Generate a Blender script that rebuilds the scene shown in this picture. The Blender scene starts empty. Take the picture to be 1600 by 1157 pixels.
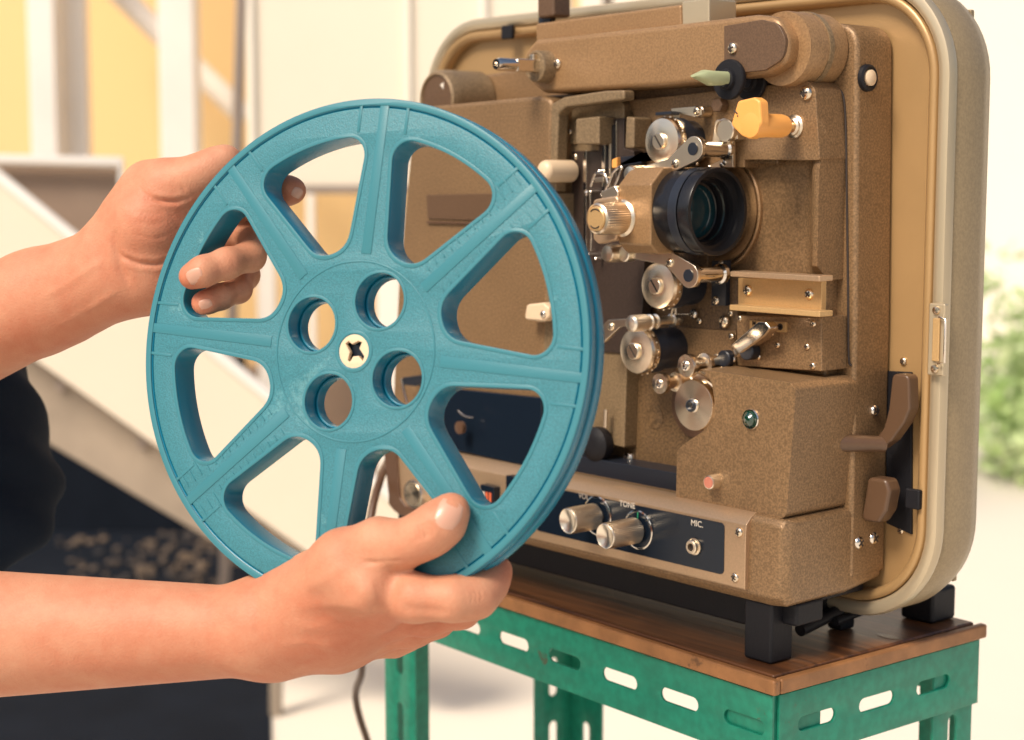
import bpy, bmesh, math, random
import numpy as np
from mathutils import Vector
random.seed(4); np.random.seed(4)
R_=math.radians
scene=bpy.context.scene; col=scene.collection
# ------------------------------------------------------------------ camera
FP=2600.0; CX,CY=800.0,578.5
yaw=math.atan(2250/FP); pit=math.atan(298/FP)
VH=np.array([-math.cos(yaw),math.sin(yaw),0.0])
FW=VH*math.cos(pit)+np.array([0,0,-math.sin(pit)])
RT=np.array([math.sin(yaw),math.cos(yaw),0.0]); UP=np.cross(RT,FW)
CAM=np.array([0.6479,-0.7916,0.1635])
cd=bpy.data.cameras.new('camera'); cam=bpy.data.objects.new('camera',cd); col.objects.link(cam)
cd.sensor_width=36; cd.lens=FP/1600*36; cd.clip_start=0.02; cd.clip_end=500
cam.location=CAM; cam.rotation_euler=Vector(FW).to_track_quat('-Z','Y').to_euler()
cd.dof.use_dof=True; cd.dof.focus_distance=0.93; cd.dof.aperture_fstop=7.5
scene.camera=cam
# ------------------------------------------------------------------ light
w=bpy.data.worlds.new("World"); scene.world=w; w.use_nodes=True
nt=w.node_tree; bg=nt.nodes['Background']
sky=nt.nodes.new('ShaderNodeTexSky'); sky.sky_type='NISHITA'; sky.sun_disc=False
SUN_DIR=Vector((0.08,-0.64,0.72)).normalized()      # from the scene towards the sun
SE=math.asin(SUN_DIR.z); SR=math.atan2(SUN_DIR.x,SUN_DIR.y)
sky.sun_elevation=SE; sky.sun_rotation=SR; sky.air_density=1.0; sky.dust_density=4.0; sky.ozone_density=1.0
nt.links.new(sky.outputs[0],bg.inputs['Color']); bg.inputs['Strength'].default_value=0.085
sd=bpy.data.lights.new('sun','SUN'); sd.energy=2.7; sd.angle=R_(20); sd.color=(1.0,0.86,0.70)
so=bpy.data.objects.new('sun',sd); col.objects.link(so)
so.rotation_euler=(-SUN_DIR).to_track_quat('-Z','Y').to_euler(); so.location=(0,-3,5)
vs=scene.view_settings; scene.display_settings.display_device='sRGB'
vs.view_transform='Standard'; vs.look='None'; vs.exposure=0.50; vs.gamma=1; vs.use_curve_mapping=False
scene.render.engine='CYCLES'; scene.cycles.use_denoising=True
# ------------------------------------------------------------------ measuring helpers: photo ray -> point on a real plane
def ray(px,py): return FW+RT*(px-CX)/FP-UP*(py-CY)/FP
def Py(px,py,y): r=ray(px,py); return CAM+r*((y-CAM[1])/r[1])
def Pxx(px,py,x): r=ray(px,py); return CAM+r*((x-CAM[0])/r[0])
def Pz(px,py,z): r=ray(px,py); return CAM+r*((z-CAM[2])/r[2])
def D(px,py,d): return CAM+ray(px,py)*d
def Hd(px,py,d): r=ray(px,py); return CAM+r*(d/(r@VH))
def proj(p): q=np.asarray(p)-CAM; d=q@FW; return CX+FP*(q@RT)/d, CY-FP*(q@UP)/d
def yto(px,py,y,pxt):
    p=Py(px,py,y); lo,hi=(-.6,y) if pxt<px else (y,.6)
    for _ in range(40):
        m=(lo+hi)/2
        if proj((p[0],m,p[2]))[0]>pxt: hi=m
        else: lo=m
    return m
def PR(px,py,y,r): return r*float((np.array(Py(px,py,y))-CAM)@FW)/FP     # r px -> metres
# ------------------------------------------------------------------ materials
def mat(name,color,rough=.5,metal=0,speck=0,speck_scale=900,bump=0,bump_scale=900,var=0,var_scale=8,spec=.5,coat=0,aniso=0,sss=0,emit=0,dist=0.0006,var_col=None,scuff=None):
    m=bpy.data.materials.new(name); m.use_nodes=True; n=m.node_tree; b=n.nodes['Principled BSDF']; L=n.links
    b.inputs['Base Color'].default_value=(*color,1); b.inputs['Roughness'].default_value=rough; b.inputs['Metallic'].default_value=metal
    b.inputs['Specular IOR Level'].default_value=spec; b.inputs['Coat Weight'].default_value=coat
    tc=n.nodes.new('ShaderNodeTexCoord'); last=None
    geo=n.nodes.new('ShaderNodeNewGeometry')
    if speck or var or scuff:
        c=n.nodes.new('ShaderNodeRGB'); c.outputs[0].default_value=(*color,1); last=c.outputs[0]
        if var:
            nz=n.nodes.new('ShaderNodeTexNoise'); nz.inputs['Scale'].default_value=var_scale; nz.inputs['Detail'].default_value=6; nz.inputs['Roughness'].default_value=.6
            L.new(geo.outputs['Position'],nz.inputs['Vector'])
            rp=n.nodes.new('ShaderNodeMapRange'); rp.inputs[1].default_value=.35; rp.inputs[2].default_value=.65; L.new(nz.outputs['Fac'],rp.inputs[0]); rp.inputs[4].default_value=var
            mx=n.nodes.new('ShaderNodeMix'); mx.data_type='RGBA'; vc=var_col or tuple(x*.45 for x in color)
            mx.inputs['B'].default_value=(*vc,1); L.new(last,mx.inputs['A']); L.new(rp.outputs[0],mx.inputs['Factor']); last=mx.outputs['Result']
        if scuff:
            sc_,ss,sa,st_=scuff
            nz=n.nodes.new('ShaderNodeTexNoise'); nz.inputs['Scale'].default_value=ss; nz.inputs['Detail'].default_value=12; nz.inputs['Roughness'].default_value=.78
            L.new(geo.outputs['Position'],nz.inputs['Vector'])
            rp=n.nodes.new('ShaderNodeMapRange'); rp.inputs[1].default_value=st_; rp.inputs[2].default_value=st_+.05; rp.inputs[4].default_value=sa; L.new(nz.outputs['Fac'],rp.inputs[0])
            mx=n.nodes.new('ShaderNodeMix'); mx.data_type='RGBA'; mx.inputs['B'].default_value=(*sc_,1); L.new(last,mx.inputs['A']); L.new(rp.outputs[0],mx.inputs['Factor']); last=mx.outputs['Result']
        if speck:
            nz=n.nodes.new('ShaderNodeTexNoise'); nz.inputs['Scale'].default_value=speck_scale; nz.inputs['Detail'].default_value=2
            L.new(geo.outputs['Position'],nz.inputs['Vector'])
            rp=n.nodes.new('ShaderNodeMapRange'); rp.inputs[1].default_value=.36; rp.inputs[2].default_value=.66; rp.inputs[3].default_value=1-speck; rp.inputs[4].default_value=1+speck; L.new(nz.outputs['Fac'],rp.inputs[0])
            mx=n.nodes.new('ShaderNodeVectorMath'); mx.operation='SCALE'; L.new(last,mx.inputs[0]); L.new(rp.outputs[0],mx.inputs['Scale']); last=mx.outputs[0]
        L.new(last,b.inputs['Base Color'])
    if bump:
        nz=n.nodes.new('ShaderNodeTexNoise'); nz.inputs['Scale'].default_value=bump_scale; nz.inputs['Detail'].default_value=3
        L.new(geo.outputs['Position'],nz.inputs['Vector'])
        bp=n.nodes.new('ShaderNodeBump'); bp.inputs['Strength'].default_value=bump; bp.inputs['Distance'].default_value=dist
        L.new(nz.outputs['Fac'],bp.inputs['Height']); L.new(bp.outputs[0],b.inputs['Normal'])
    if aniso:
        b.inputs['Anisotropic'].default_value=aniso
        tg=n.nodes.new('ShaderNodeTangent'); tg.direction_type='RADIAL'; tg.axis='Y'; L.new(tg.outputs[0],b.inputs['Tangent'])
    if sss:
        b.inputs['Subsurface Weight'].default_value=sss; b.inputs['Subsurface Radius'].default_value=(1,.35,.2); b.inputs['Subsurface Scale'].default_value=.006
    if emit:
        b.inputs['Emission Color'].default_value=(*color,1); b.inputs['Emission Strength'].default_value=emit
    return m
M={}
M['paint']=mat('brown_hammered_paint',(.270,.165,.082),.40,metal=.30,scuff=((.45,.30,.17),30,.35,.61),speck=.26,speck_scale=800,bump=.3,bump_scale=850,var=.22,var_scale=14)
M['paint_fine']=mat('fine_tan_paint',(.33,.195,.092),.38,metal=.25,scuff=((.16,.09,.045),24,.4,.61),speck=.15,speck_scale=800,bump=.15,bump_scale=900,var=.15,var_scale=18)
M['paint_grey']=mat('grey_tan_paint',(.25,.175,.098),.42,metal=.25,speck=.2,speck_scale=700,bump=.25,bump_scale=800,var=.15,var_scale=18)
M['paint_dark']=mat('dark_brown_plate',(.125,.072,.040),.38,speck=.15,bump=.1,var=.2)
M['mech']=mat('mechanism_plate_paint',(.15,.090,.040),.45,speck=.35,speck_scale=650,bump=.3,bump_scale=700,var=.4,var_scale=16,var_col=(.07,.04,.03))
M['bracket']=mat('champagne_metal_paint',(.62,.40,.18),.30,metal=.35,speck=.05,bump=.05,var=.15)
M['shell']=mat('case_shell_vinyl',(.33,.25,.145),.40,metal=.2,scuff=((.20,.14,.085),20,.4,.61),speck=.10,speck_scale=600,bump=.2,bump_scale=500,var=.15)
M['lining']=mat('case_lining_tan',(.46,.29,.130),.34,metal=.3,bump=.08,var=.2,var_scale=10)
M['trim']=mat('silver_tan_trim',(.54,.45,.31),.30,metal=.5,bump=.05,bump_scale=300)
M['panel']=mat('satin_champagne_panel',(.58,.40,.25),.36,metal=.65,bump=.05,bump_scale=1200,speck=.05)
M['bezel']=mat('brown_bezel',(.10,.052,.030),.4,bump=.1,speck=.1)
M['black']=mat('black_gloss_panel',(.008,.014,.025),.12,spec=.3)
M['umber']=mat('umber_metal_and_shade',(.040,.026,.020),.42,bump=.15,speck=.2)
M['blackm']=mat('black_matt_metal',(.014,.018,.028),.35,bump=.1)
M['rubber']=mat('black_rubber',(.009,.009,.012),.55,spec=.3,bump=.3,bump_scale=400)
M['chrome']=mat('polished_steel',(.80,.74,.66),.13,metal=1)
M['steel']=mat('turned_steel',(.90,.76,.58),.27,metal=1,aniso=.75)
M['steel2']=mat('satin_steel',(.84,.72,.56),.3,metal=1,bump=.04)
M['knurl']=mat('knurled_aluminium',(.93,.84,.70),.30,metal=1)
M['screw']=mat('nickel_screw',(.78,.66,.50),.22,metal=1)
M['slot']=mat('screw_slot_shadow',(.03,.02,.016),.6)
M['cream']=mat('cream_plastic',(.72,.55,.37),.38,sss=.05)
M['orange']=mat('orange_plastic',(.88,.40,.10),.4,sss=.08,bump=.05)
M['pale_green']=mat('pale_green_plastic',(.42,.47,.27),.4,var=.2)
M['lens']=mat('lens_barrel_black',(.010,.010,.012),.25)
M['glass']=mat('coated_lens_glass',(.006,.028,.036),.04,spec=.35)
M['green_jewel']=mat('green_jewel_glass',(.0,.035,.018),.05,spec=.8,coat=1)
M['red_button']=mat('faded_red_button',(.62,.22,.15),.4)
M['white']=mat('white_print',(.75,.68,.58),.5)
M['dim_white']=mat('dim_white_print',(.38,.33,.28),.5)  # duller white for the fainter lettering
M['green_print']=mat('green_print',(.02,.35,.15),.5)
M['orange_print']=mat('orange_print',(.75,.15,.06),.5)
M['reel']=mat('teal_reel_bounce_tint',(.003,.165,.260),.26,bump=.05,bump_scale=300,dist=.0004)  # deeper than the face colour, painting in light bounced between the walls
M['reel_smooth']=mat('teal_reel_smooth_face',(.032,.185,.228),.38,bump=.25,bump_scale=1400,dist=.0003)
M['reel_grain']=mat('teal_reel_grained',(.034,.185,.228),.44,scuff=((.14,.34,.37),26,.45,.60),speck=.16,speck_scale=1300,bump=.6,bump_scale=1300,var=.2,var_scale=18,var_col=(.028,.175,.22),dist=.0004)
M['latch_brown']=mat('moulded_brown_latch',(.105,.058,.032),.33,bump=.05)
M['nail']=mat('fingernail',(.62,.33,.235),.3,sss=.1,coat=.1)
M['shirt']=mat('navy_cotton',(.009,.014,.025),.9,bump=.6,bump_scale=600,spec=.1)
M['wood']=None
M['green_steel']=mat('green_enamel_steel',(.010,.255,.160),.42,scuff=((.10,.06,.035),34,.8,.625),speck=.12,speck_scale=160,var=.3,var_scale=24,var_col=(.02,.14,.09),bump=.1,bump_scale=200)
def wood():
    m=bpy.data.materials.new('oiled_brown_wood'); m.use_nodes=True; n=m.node_tree; L=n.links; b=n.nodes['Principled BSDF']
    g=n.nodes.new('ShaderNodeTexCoord'); mp=n.nodes.new('ShaderNodeMapping'); mp.inputs['Scale'].default_value=(3.5,60,60); L.new(g.outputs['Object'],mp.inputs[0])
    nz=n.nodes.new('ShaderNodeTexNoise'); nz.inputs['Scale'].default_value=2.2; nz.inputs['Detail'].default_value=8; nz.inputs['Distortion'].default_value=.6; L.new(mp.outputs[0],nz.inputs['Vector'])
    cr=n.nodes.new('ShaderNodeValToRGB'); e=cr.color_ramp.elements; e[0].position=.33; e[0].color=(.045,.017,.008,1); e[1].position=.70; e[1].color=(.20,.078,.026,1); x=e.new(.5); x.color=(.115,.044,.016,1)
    L.new(nz.outputs['Fac'],cr.inputs[0]); L.new(cr.outputs[0],b.inputs['Base Color']); b.inputs['Roughness'].default_value=.42
    bp=n.nodes.new('ShaderNodeBump'); bp.inputs['Strength'].default_value=.25; bp.inputs['Distance'].default_value=.001; L.new(nz.outputs['Fac'],bp.inputs['Height']); L.new(bp.outputs[0],b.inputs['Normal'])
    return m
M['wood']=wood()
M['wood_edge']=mat('worn_wood_edge',(.40,.18,.065),.5,scuff=((.10,.045,.02),30,.8,.58),var=.6,var_scale=45,bump=.2,bump_scale=150)
def skin():
    m=mat('skin',(.54,.25,.15),.52,bump=.6,bump_scale=800,sss=.08,dist=.0005,spec=.32)
    n=m.node_tree; L=n.links; b=n.nodes['Principled BSDF']
    at=n.nodes.new('ShaderNodeAttribute'); at.attribute_name='flush_and_shade'
    geo=n.nodes.new('ShaderNodeNewGeometry'); nz=n.nodes.new('ShaderNodeTexNoise'); nz.inputs['Scale'].default_value=45; nz.inputs['Detail'].default_value=9; nz.inputs['Roughness'].default_value=.72; L.new(geo.outputs['Position'],nz.inputs['Vector'])
    ad=n.nodes.new('ShaderNodeMath'); ad.operation='MULTIPLY_ADD'; ad.inputs[1].default_value=1.4; ad.inputs[2].default_value=-.48; L.new(nz.outputs['Fac'],ad.inputs[0])
    a2=n.nodes.new('ShaderNodeMath'); a2.operation='ADD'; a2.use_clamp=True; L.new(at.outputs['Fac'],a2.inputs[0]); L.new(ad.outputs[0],a2.inputs[1])
    mx=n.nodes.new('ShaderNodeMix'); mx.data_type='RGBA'; mx.inputs['A'].default_value=(.58,.290,.175,1); mx.inputs['B'].default_value=(.47,.135,.068,1)
    L.new(a2.outputs[0],mx.inputs['Factor']); L.new(mx.outputs['Result'],b.inputs['Base Color'])
    return m
M['skin']=skin()
# ------------------------------------------------------------------ object helpers
OR={}
def link(o,parent,origin):
    col.objects.link(o)
    if parent: o.parent=parent; o.location=Vector(origin)-OR[parent.name]
    else: o.location=Vector(origin)
    OR[o.name]=Vector(origin)
def thing(name,label,cat,loc,group=None):
    o=bpy.data.objects.new(name,None); o.empty_display_size=.05; link(o,None,loc)
    o['label']=label; o['category']=cat
    if group: o['group']=group
    return o
def mesh(name,verts,faces,m,parent=None,origin=None,smooth=True,bevel=0,seg=2,mats=None,mi=None,angle=35):
    v=np.array(verts,float).reshape(-1,3)
    if origin is None: origin=(v.min(0)+v.max(0))/2
    v=v-np.array(origin)
    me=bpy.data.meshes.new(name); me.from_pydata(v.tolist(),[],faces)
    for x in (mats or [m]): me.materials.append(x)
    if mi: me.polygons.foreach_set('material_index',mi)
    bm=bmesh.new(); bm.from_mesh(me); bmesh.ops.recalc_face_normals(bm,faces=bm.faces)
    if smooth:
        for f in bm.faces: f.smooth=True
        for e in bm.edges:
            if len(e.link_faces)==2 and e.calc_face_angle(0)>R_(angle): e.smooth=False
    bm.to_mesh(me); bm.free()
    o=bpy.data.objects.new(name,me); link(o,parent,origin)
    if bevel:
        b=o.modifiers.new('bevel','BEVEL'); b.width=bevel; b.segments=seg; b.limit_method='ANGLE'; b.angle_limit=R_(32); b.harden_normals=True
    return o
def rpoly(pts,rad,seg=6):
    n=len(pts); out=[]
    if not hasattr(rad,'__len__'): rad=[rad]*n
    for i in range(n):
        p=np.array(pts[i],float); a=np.array(pts[i-1],float)-p; b=np.array(pts[(i+1)%n],float)-p
        la,lb=np.linalg.norm(a),np.linalg.norm(b); a/=la; b/=lb
        if rad[i]<=0: out.append(tuple(p)); continue
        ang=math.acos(max(-1,min(1,a@b))); t=min(rad[i]/math.tan(ang/2),la*.49,lb*.49)
        for k in range(seg+1):
            s=k/seg; q=(1-s)**2*(p+a*t)+2*s*(1-s)*p+s*s*(p+b*t); out.append(tuple(q))
    return out
def prism(name,pts,y0,y1,m,parent=None,bevel=.001,seg=2,rad=0,pseg=6,taper=0):
    """xz outline extruded along y (y0 = front)"""
    P=rpoly(pts,rad,pseg) if (hasattr(rad,'__len__') or rad>0) else list(pts)
    n=len(P); c=np.mean(P,0)
    V=[(x,y0,z) for x,z in P]+[(c[0]+(x-c[0])*(1+taper),y1,c[1]+(z-c[1])*(1+taper)) for x,z in P]
    F=[tuple(range(n)),tuple(range(2*n-1,n-1,-1))]+[(i,(i+1)%n,n+(i+1)%n,n+i) for i in range(n)]
    return mesh(name,V,F,m,parent,bevel=bevel,seg=seg)
def pp(pix,y): return [(lambda q:(q[0],q[2]))(Py(a,b,y)) for a,b in pix]
def pprism(name,pix,y0,y1,m,parent=None,**k): return prism(name,pp(pix,y0),y0,y1,m,parent,**k)
def rct(a,b,y):
    p=Py(*a,y); q=Py(*b,y); x0,x1=sorted((p[0],q[0])); z0,z1=sorted((p[2],q[2])); return [(x0,z0),(x1,z0),(x1,z1),(x0,z1)]
def box(name,lo,hi,m,parent=None,bevel=.001,seg=2,basis=None,origin=None):
    V=[]; 
    for x in (0,1):
        for y in (0,1):
            for z in (0,1): V.append(((lo,hi)[x][0],(lo,hi)[y][1],(lo,hi)[z][2]))
    if basis is not None: V=[origin+basis[0]*a+basis[1]*b+basis[2]*c for a,b,c in V]
    F=[(0,1,3,2),(4,6,7,5),(0,4,5,1),(2,3,7,6),(0,2,6,4),(1,5,7,3)]
    return mesh(name,V,F,m,parent,bevel=bevel,seg=seg)
def frame(ax):
    ax=np.array(ax,float); ax/=np.linalg.norm(ax); t=np.array([0,0,1.]) if abs(ax[2])<.9 else np.array([1.,0,0])
    u=np.cross(t,ax); u/=np.linalg.norm(u); v=np.cross(ax,u); return u,v,ax
def lathe(name,c,prof,m,parent=None,ax=(0,-1,0),seg=56,knurl=None,mats=None,pm=None,smooth=True,angle=30,caps=True):
    """prof: list of (r,d); d along ax from c. knurl=(i0,i1,n,depth)"""
    u,v,ax=frame(ax); c=np.array(c,float); V=[];F=[];mi=[]
    if knurl: seg=knurl[2]*2
    for i,(r,d) in enumerate(prof):
        for k in range(seg):
            rr=r
            if knurl and knurl[0]<=i<=knurl[1] and k%2: rr=r-knurl[3]
            t=2*math.pi*k/seg; V.append(c+ax*d+(u*math.cos(t)+v*math.sin(t))*max(rr,1e-5))
    for i in range(len(prof)-1):
        for k in range(seg):
            F.append((i*seg+k,i*seg+(k+1)%seg,(i+1)*seg+(k+1)%seg,(i+1)*seg+k)); mi.append(pm[i] if pm else 0)
    if caps: F.append(tuple(range(seg))); mi.append(0); F.append(tuple(range((len(prof)-1)*seg,len(prof)*seg))); mi.append(pm[-1] if pm else 0)
    return mesh(name,V,F,m,parent,origin=c+ax*(prof[0][1]+prof[-1][1])/2,mats=mats,mi=mi if mats else None,smooth=smooth,angle=angle)
def cyl(name,c,r,d0,d1,m,parent=None,ax=(0,-1,0),ch=.0006,seg=48):
    ch=min(ch,r*.3,abs(d1-d0)*.3)
    return lathe(name,c,[(r-ch,d0),(r,d0+ch),(r,d1-ch),(r-ch,d1)],m,parent,ax,seg)
def tube(name,pts,rad,m,parent=None,seg=10,closed=False):
    pts=[np.array(p,float) for p in pts]; V=[];F=[]; n=len(pts); pu=None
    if not hasattr(rad,'__len__'): rad=[rad]*n
    for i,p in enumerate(pts):
        t=pts[min(i+1,n-1)]-pts[max(i-1,0)]; t/=np.linalg.norm(t)
        u,v,_=frame(t)
        if pu is not None: u=pu-t*(pu@t); u/=np.linalg.norm(u); v=np.cross(t,u)
        pu=u
        for k in range(seg):
            a=2*math.pi*k/seg; V.append(p+(u*math.cos(a)+v*math.sin(a))*rad[i])
    for i in range(n-1):
        for k in range(seg): F.append((i*seg+k,i*seg+(k+1)%seg,(i+1)*seg+(k+1)%seg,(i+1)*seg+k))
    F+= [tuple(range(seg)),tuple(range((n-1)*seg,n*seg))]
    return mesh(name,V,F,m,parent,angle=60)
def spline(P,n=8):
    P=[np.array(p,float) for p in P]; Q=[2*P[0]-P[1]]+P+[2*P[-1]-P[-2]]; out=[]
    for i in range(1,len(Q)-2):
        for k in range(n):
            t=k/n; out.append(.5*((2*Q[i])+(-Q[i-1]+Q[i+1])*t+(2*Q[i-1]-5*Q[i]+4*Q[i+1]-Q[i+2])*t*t+(-Q[i-1]+3*Q[i]-3*Q[i+1]+Q[i+2])*t**3))
    return out+[P[-1]]
def screw(px,py,y,rpx,parent,ax=(0,-1,0),rot=.5,kind='cross',m=None,pos=None,name='screw'):
    c=np.array(Py(px,py,y) if pos is None else pos); r=PR(px,py,y,rpx*1.18) if pos is None else rpx
    u,v,a=frame(ax); V=[];F=[];mi=[]; seg=28
    prof=[(r*1.0,-.0005),(r*1.0,r*.18),(r*.85,r*.42),(r*.55,r*.58),(r*.12,r*.62)]
    if kind=='cross': 
        # recessed star: inner rings pushed in along a cross
        pass
    for (q,d) in prof:
        for k in range(seg):
            t=2*math.pi*k/seg; V.append(c+a*d+(u*math.cos(t)+v*math.sin(t))*q)
    for i in range(len(prof)-1):
        for k in range(seg): F.append((i*seg+k,i*seg+(k+1)%seg,(i+1)*seg+(k+1)%seg,(i+1)*seg+k)); mi.append(0)
    F.append(tuple(range((len(prof)-1)*seg,len(prof)*seg))); mi.append(0)
    for s in ((0,1) if kind=='cross' else (0,)):
        t=rot+s*math.pi/2; e=u*math.cos(t)+v*math.sin(t); g=np.cross(a,e); b0=len(V); L_=r*(.62 if kind=='cross' else .97); W_=r*.13
        h=r*(.66 if kind=='cross' else .64)
        for sx,sy,dd in ((-1,-1,h),(1,-1,h),(1,1,h),(-1,1,h),(-1,-1,0),(1,-1,0),(1,1,0),(-1,1,0)):
            V.append(c+a*(dd+s*.00004)+e*sx*L_+g*sy*W_)
        for f in ((0,1,2,3),(4,7,6,5),(0,4,5,1),(1,5,6,2),(2,6,7,3),(3,7,4,0)): F.append(tuple(b0+i for i in f)); mi.append(1)
    return mesh(name,V,F,None,parent,mats=[m or M['screw'],M['slot']],mi=mi,angle=50)
def text(name,s,c,size,m,parent,ux=(1,0,0),uz=(0,0,1),ext=.00008):
    cu=bpy.data.curves.new(name,'FONT'); cu.body=s; cu.size=1; cu.align_x='CENTER'; cu.align_y='CENTER'; cu.extrude=0; cu.resolution_u=3; cu.offset=.012
    o=bpy.data.objects.new(name,cu); col.objects.link(o); dg=bpy.context.evaluated_depsgraph_get(); dg.update()
    me=o.evaluated_get(dg).to_mesh(); V=[tuple(v.co) for v in me.vertices]; F=[tuple(p.vertices) for p in me.polygons]
    o.evaluated_get(dg).to_mesh_clear(); bpy.data.objects.remove(o); bpy.data.curves.remove(cu)
    ux=np.array(ux,float); uz=np.array(uz,float); nrm=np.cross(ux,uz); c=np.array(c,float)
    n=len(V); W=[c+ux*x*size+uz*y*size for x,y,_ in V]
    return mesh(name,W,F,m,parent,smooth=False)
def curve2d(name,splines,ext,bev,loc_fn,m,parent,z=0,origin=None,res=2):
    """filled 2D outline with holes, extruded and bevelled; loc_fn maps (x,y,z)->world"""
    cu=bpy.data.curves.new(name,'CURVE'); cu.dimensions='2D'; cu.fill_mode='BOTH'; cu.extrude=max(ext-bev,0); cu.bevel_depth=bev; cu.bevel_resolution=res; cu.offset=-bev
    for s in splines:
        sp=cu.splines.new('POLY'); sp.points.add(len(s)-1); sp.points.foreach_set('co',np.array([(x,y,0,1) for x,y in s]).ravel()); sp.use_cyclic_u=True
    o=bpy.data.objects.new(name,cu); col.objects.link(o); dg=bpy.context.evaluated_depsgraph_get(); dg.update()
    e=o.evaluated_get(dg); me=e.to_mesh(); V=np.array([tuple(v.co) for v in me.vertices]); F=[tuple(p.vertices) for p in me.polygons]; e.to_mesh_clear()
    bpy.data.objects.remove(o); bpy.data.curves.remove(cu)
    W=[loc_fn(x,y,zz+z) for x,y,zz in V]
    # merge doubles so shading is continuous
    ob=mesh(name,W,F,m,parent,origin=origin)
    bm=bmesh.new(); bm.from_mesh(ob.data); bmesh.ops.remove_doubles(bm,verts=bm.verts,dist=1e-6); bmesh.ops.recalc_face_normals(bm,faces=bm.faces)
    for f in bm.faces: f.smooth=True
    for ed in bm.edges: ed.smooth=not(len(ed.link_faces)==2 and ed.calc_face_angle(0)>R_(38))
    bm.to_mesh(ob.data); bm.free()
    return ob

# ================================================================== SETTING
ZB=[RT,VH,np.array([0,0,1.0])]
def st(o,kind='structure'): o['kind']=kind; return o
def tg(o,label,cat,group=None):
    o['label']=label; o['category']=cat
    if group: o['group']=group
    return o
GZ=-0.86
M['concrete']=mat('pale_concrete',(.76,.70,.60),.85,var=.25,var_scale=1.2,bump=.2,bump_scale=40,var_col=(.68,.62,.53))
M['shade_soil']=mat('shade_dark_soil',(.010,.014,.022),.95,var=.5,var_scale=6,bump=.5,bump_scale=30,spec=.1)  # near-black tone paints in the shade under the slide
M['ywall']=mat('yellow_render',(.88,.62,.30),.8,var=.25,var_scale=.9,var_col=(.85,.57,.26),bump=.1,bump_scale=60)
M['cwall']=mat('cream_render',(.82,.75,.62),.8,var=.3,var_scale=1.0,var_col=(.74,.64,.49))
M['fwall']=mat('sunlit_cream_render',(.90,.85,.75),.8,var=.2,var_scale=.8,var_col=(.86,.80,.69))
M['wpost']=mat('white_gloss_paint',(.86,.82,.76),.4,var=.15,var_scale=3)
M['gpost']=mat('galvanised_grey_paint',(.30,.24,.20),.5,var=.3,var_scale=8)
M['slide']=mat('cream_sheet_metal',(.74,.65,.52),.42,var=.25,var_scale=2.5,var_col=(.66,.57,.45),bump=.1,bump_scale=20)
M['slide_in']=mat('brown_beige_metal',(.30,.22,.165),.55,var=.5,var_scale=5,var_col=(.22,.15,.11))  # darker brown-beige with random mottling
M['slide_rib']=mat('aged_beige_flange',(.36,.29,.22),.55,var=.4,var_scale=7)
M['leaf']=mat('fresh_green_leaf',(.30,.50,.12),.5,var=.9,var_scale=5,var_col=(.68,.76,.45),sss=0)
M['stone1']=mat('tan_pebble',(.20,.14,.09),.8,var=1,var_scale=9,var_col=(.03,.03,.035))
G=[(-60,-60),(60,-60),(60,60),(-60,60)]
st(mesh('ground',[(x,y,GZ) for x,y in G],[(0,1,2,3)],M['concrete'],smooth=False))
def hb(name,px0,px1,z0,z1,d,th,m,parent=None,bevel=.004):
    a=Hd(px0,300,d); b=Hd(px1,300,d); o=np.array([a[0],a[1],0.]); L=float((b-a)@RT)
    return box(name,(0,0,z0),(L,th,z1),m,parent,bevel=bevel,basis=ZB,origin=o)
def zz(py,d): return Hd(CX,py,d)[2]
# soil bed, darkened for the shade under the slide
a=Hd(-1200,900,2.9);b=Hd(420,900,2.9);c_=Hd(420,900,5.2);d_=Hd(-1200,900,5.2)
st(mesh('soil_bed',[(q[0],q[1],GZ+.004) for q in (a,b,c_,d_)],[(0,1,2,3)],M['shade_soil'],smooth=False))
# yellow house wall behind
bl=thing('yellow_building','yellow rendered building wall far behind the white posts','building',Hd(300,300,5.6))
hb('wall',-1500,905,GZ,3.4,5.6,.2,M['ywall'],bl,bevel=0)
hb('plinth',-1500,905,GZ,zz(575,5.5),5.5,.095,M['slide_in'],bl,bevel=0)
fw_=thing('cream_building','pale sunlit building wall far behind the projector on the right','building',Hd(1600,300,11))
hb('wall',600,4200,GZ,4.6,11,.3,M['fwall'],fw_,bevel=0)
hb('lintel_band',600,4200,2.1,2.25,10.96,.035,M['cwall'],fw_,bevel=0)
# cream board hanging behind the reel
tg(hb('cream_board',388,855,zz(300,4.0),2.6,4.0,.05,M['cwall']),'large blank cream board behind the reel, right of the thin grey pole','board')
bd=bpy.data.objects['cream_board']
for x0,x1 in ((392,399),(636,642),(752,760)): hb('batten',x0,x1,zz(297,3.99),2.6,3.985,.014,M['fwall'],bd,bevel=.002)
hb('bottom_rail',388,855,zz(303,3.99),zz(290,3.99),3.98,.018,M['gpost'],bd,bevel=.002)
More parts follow.
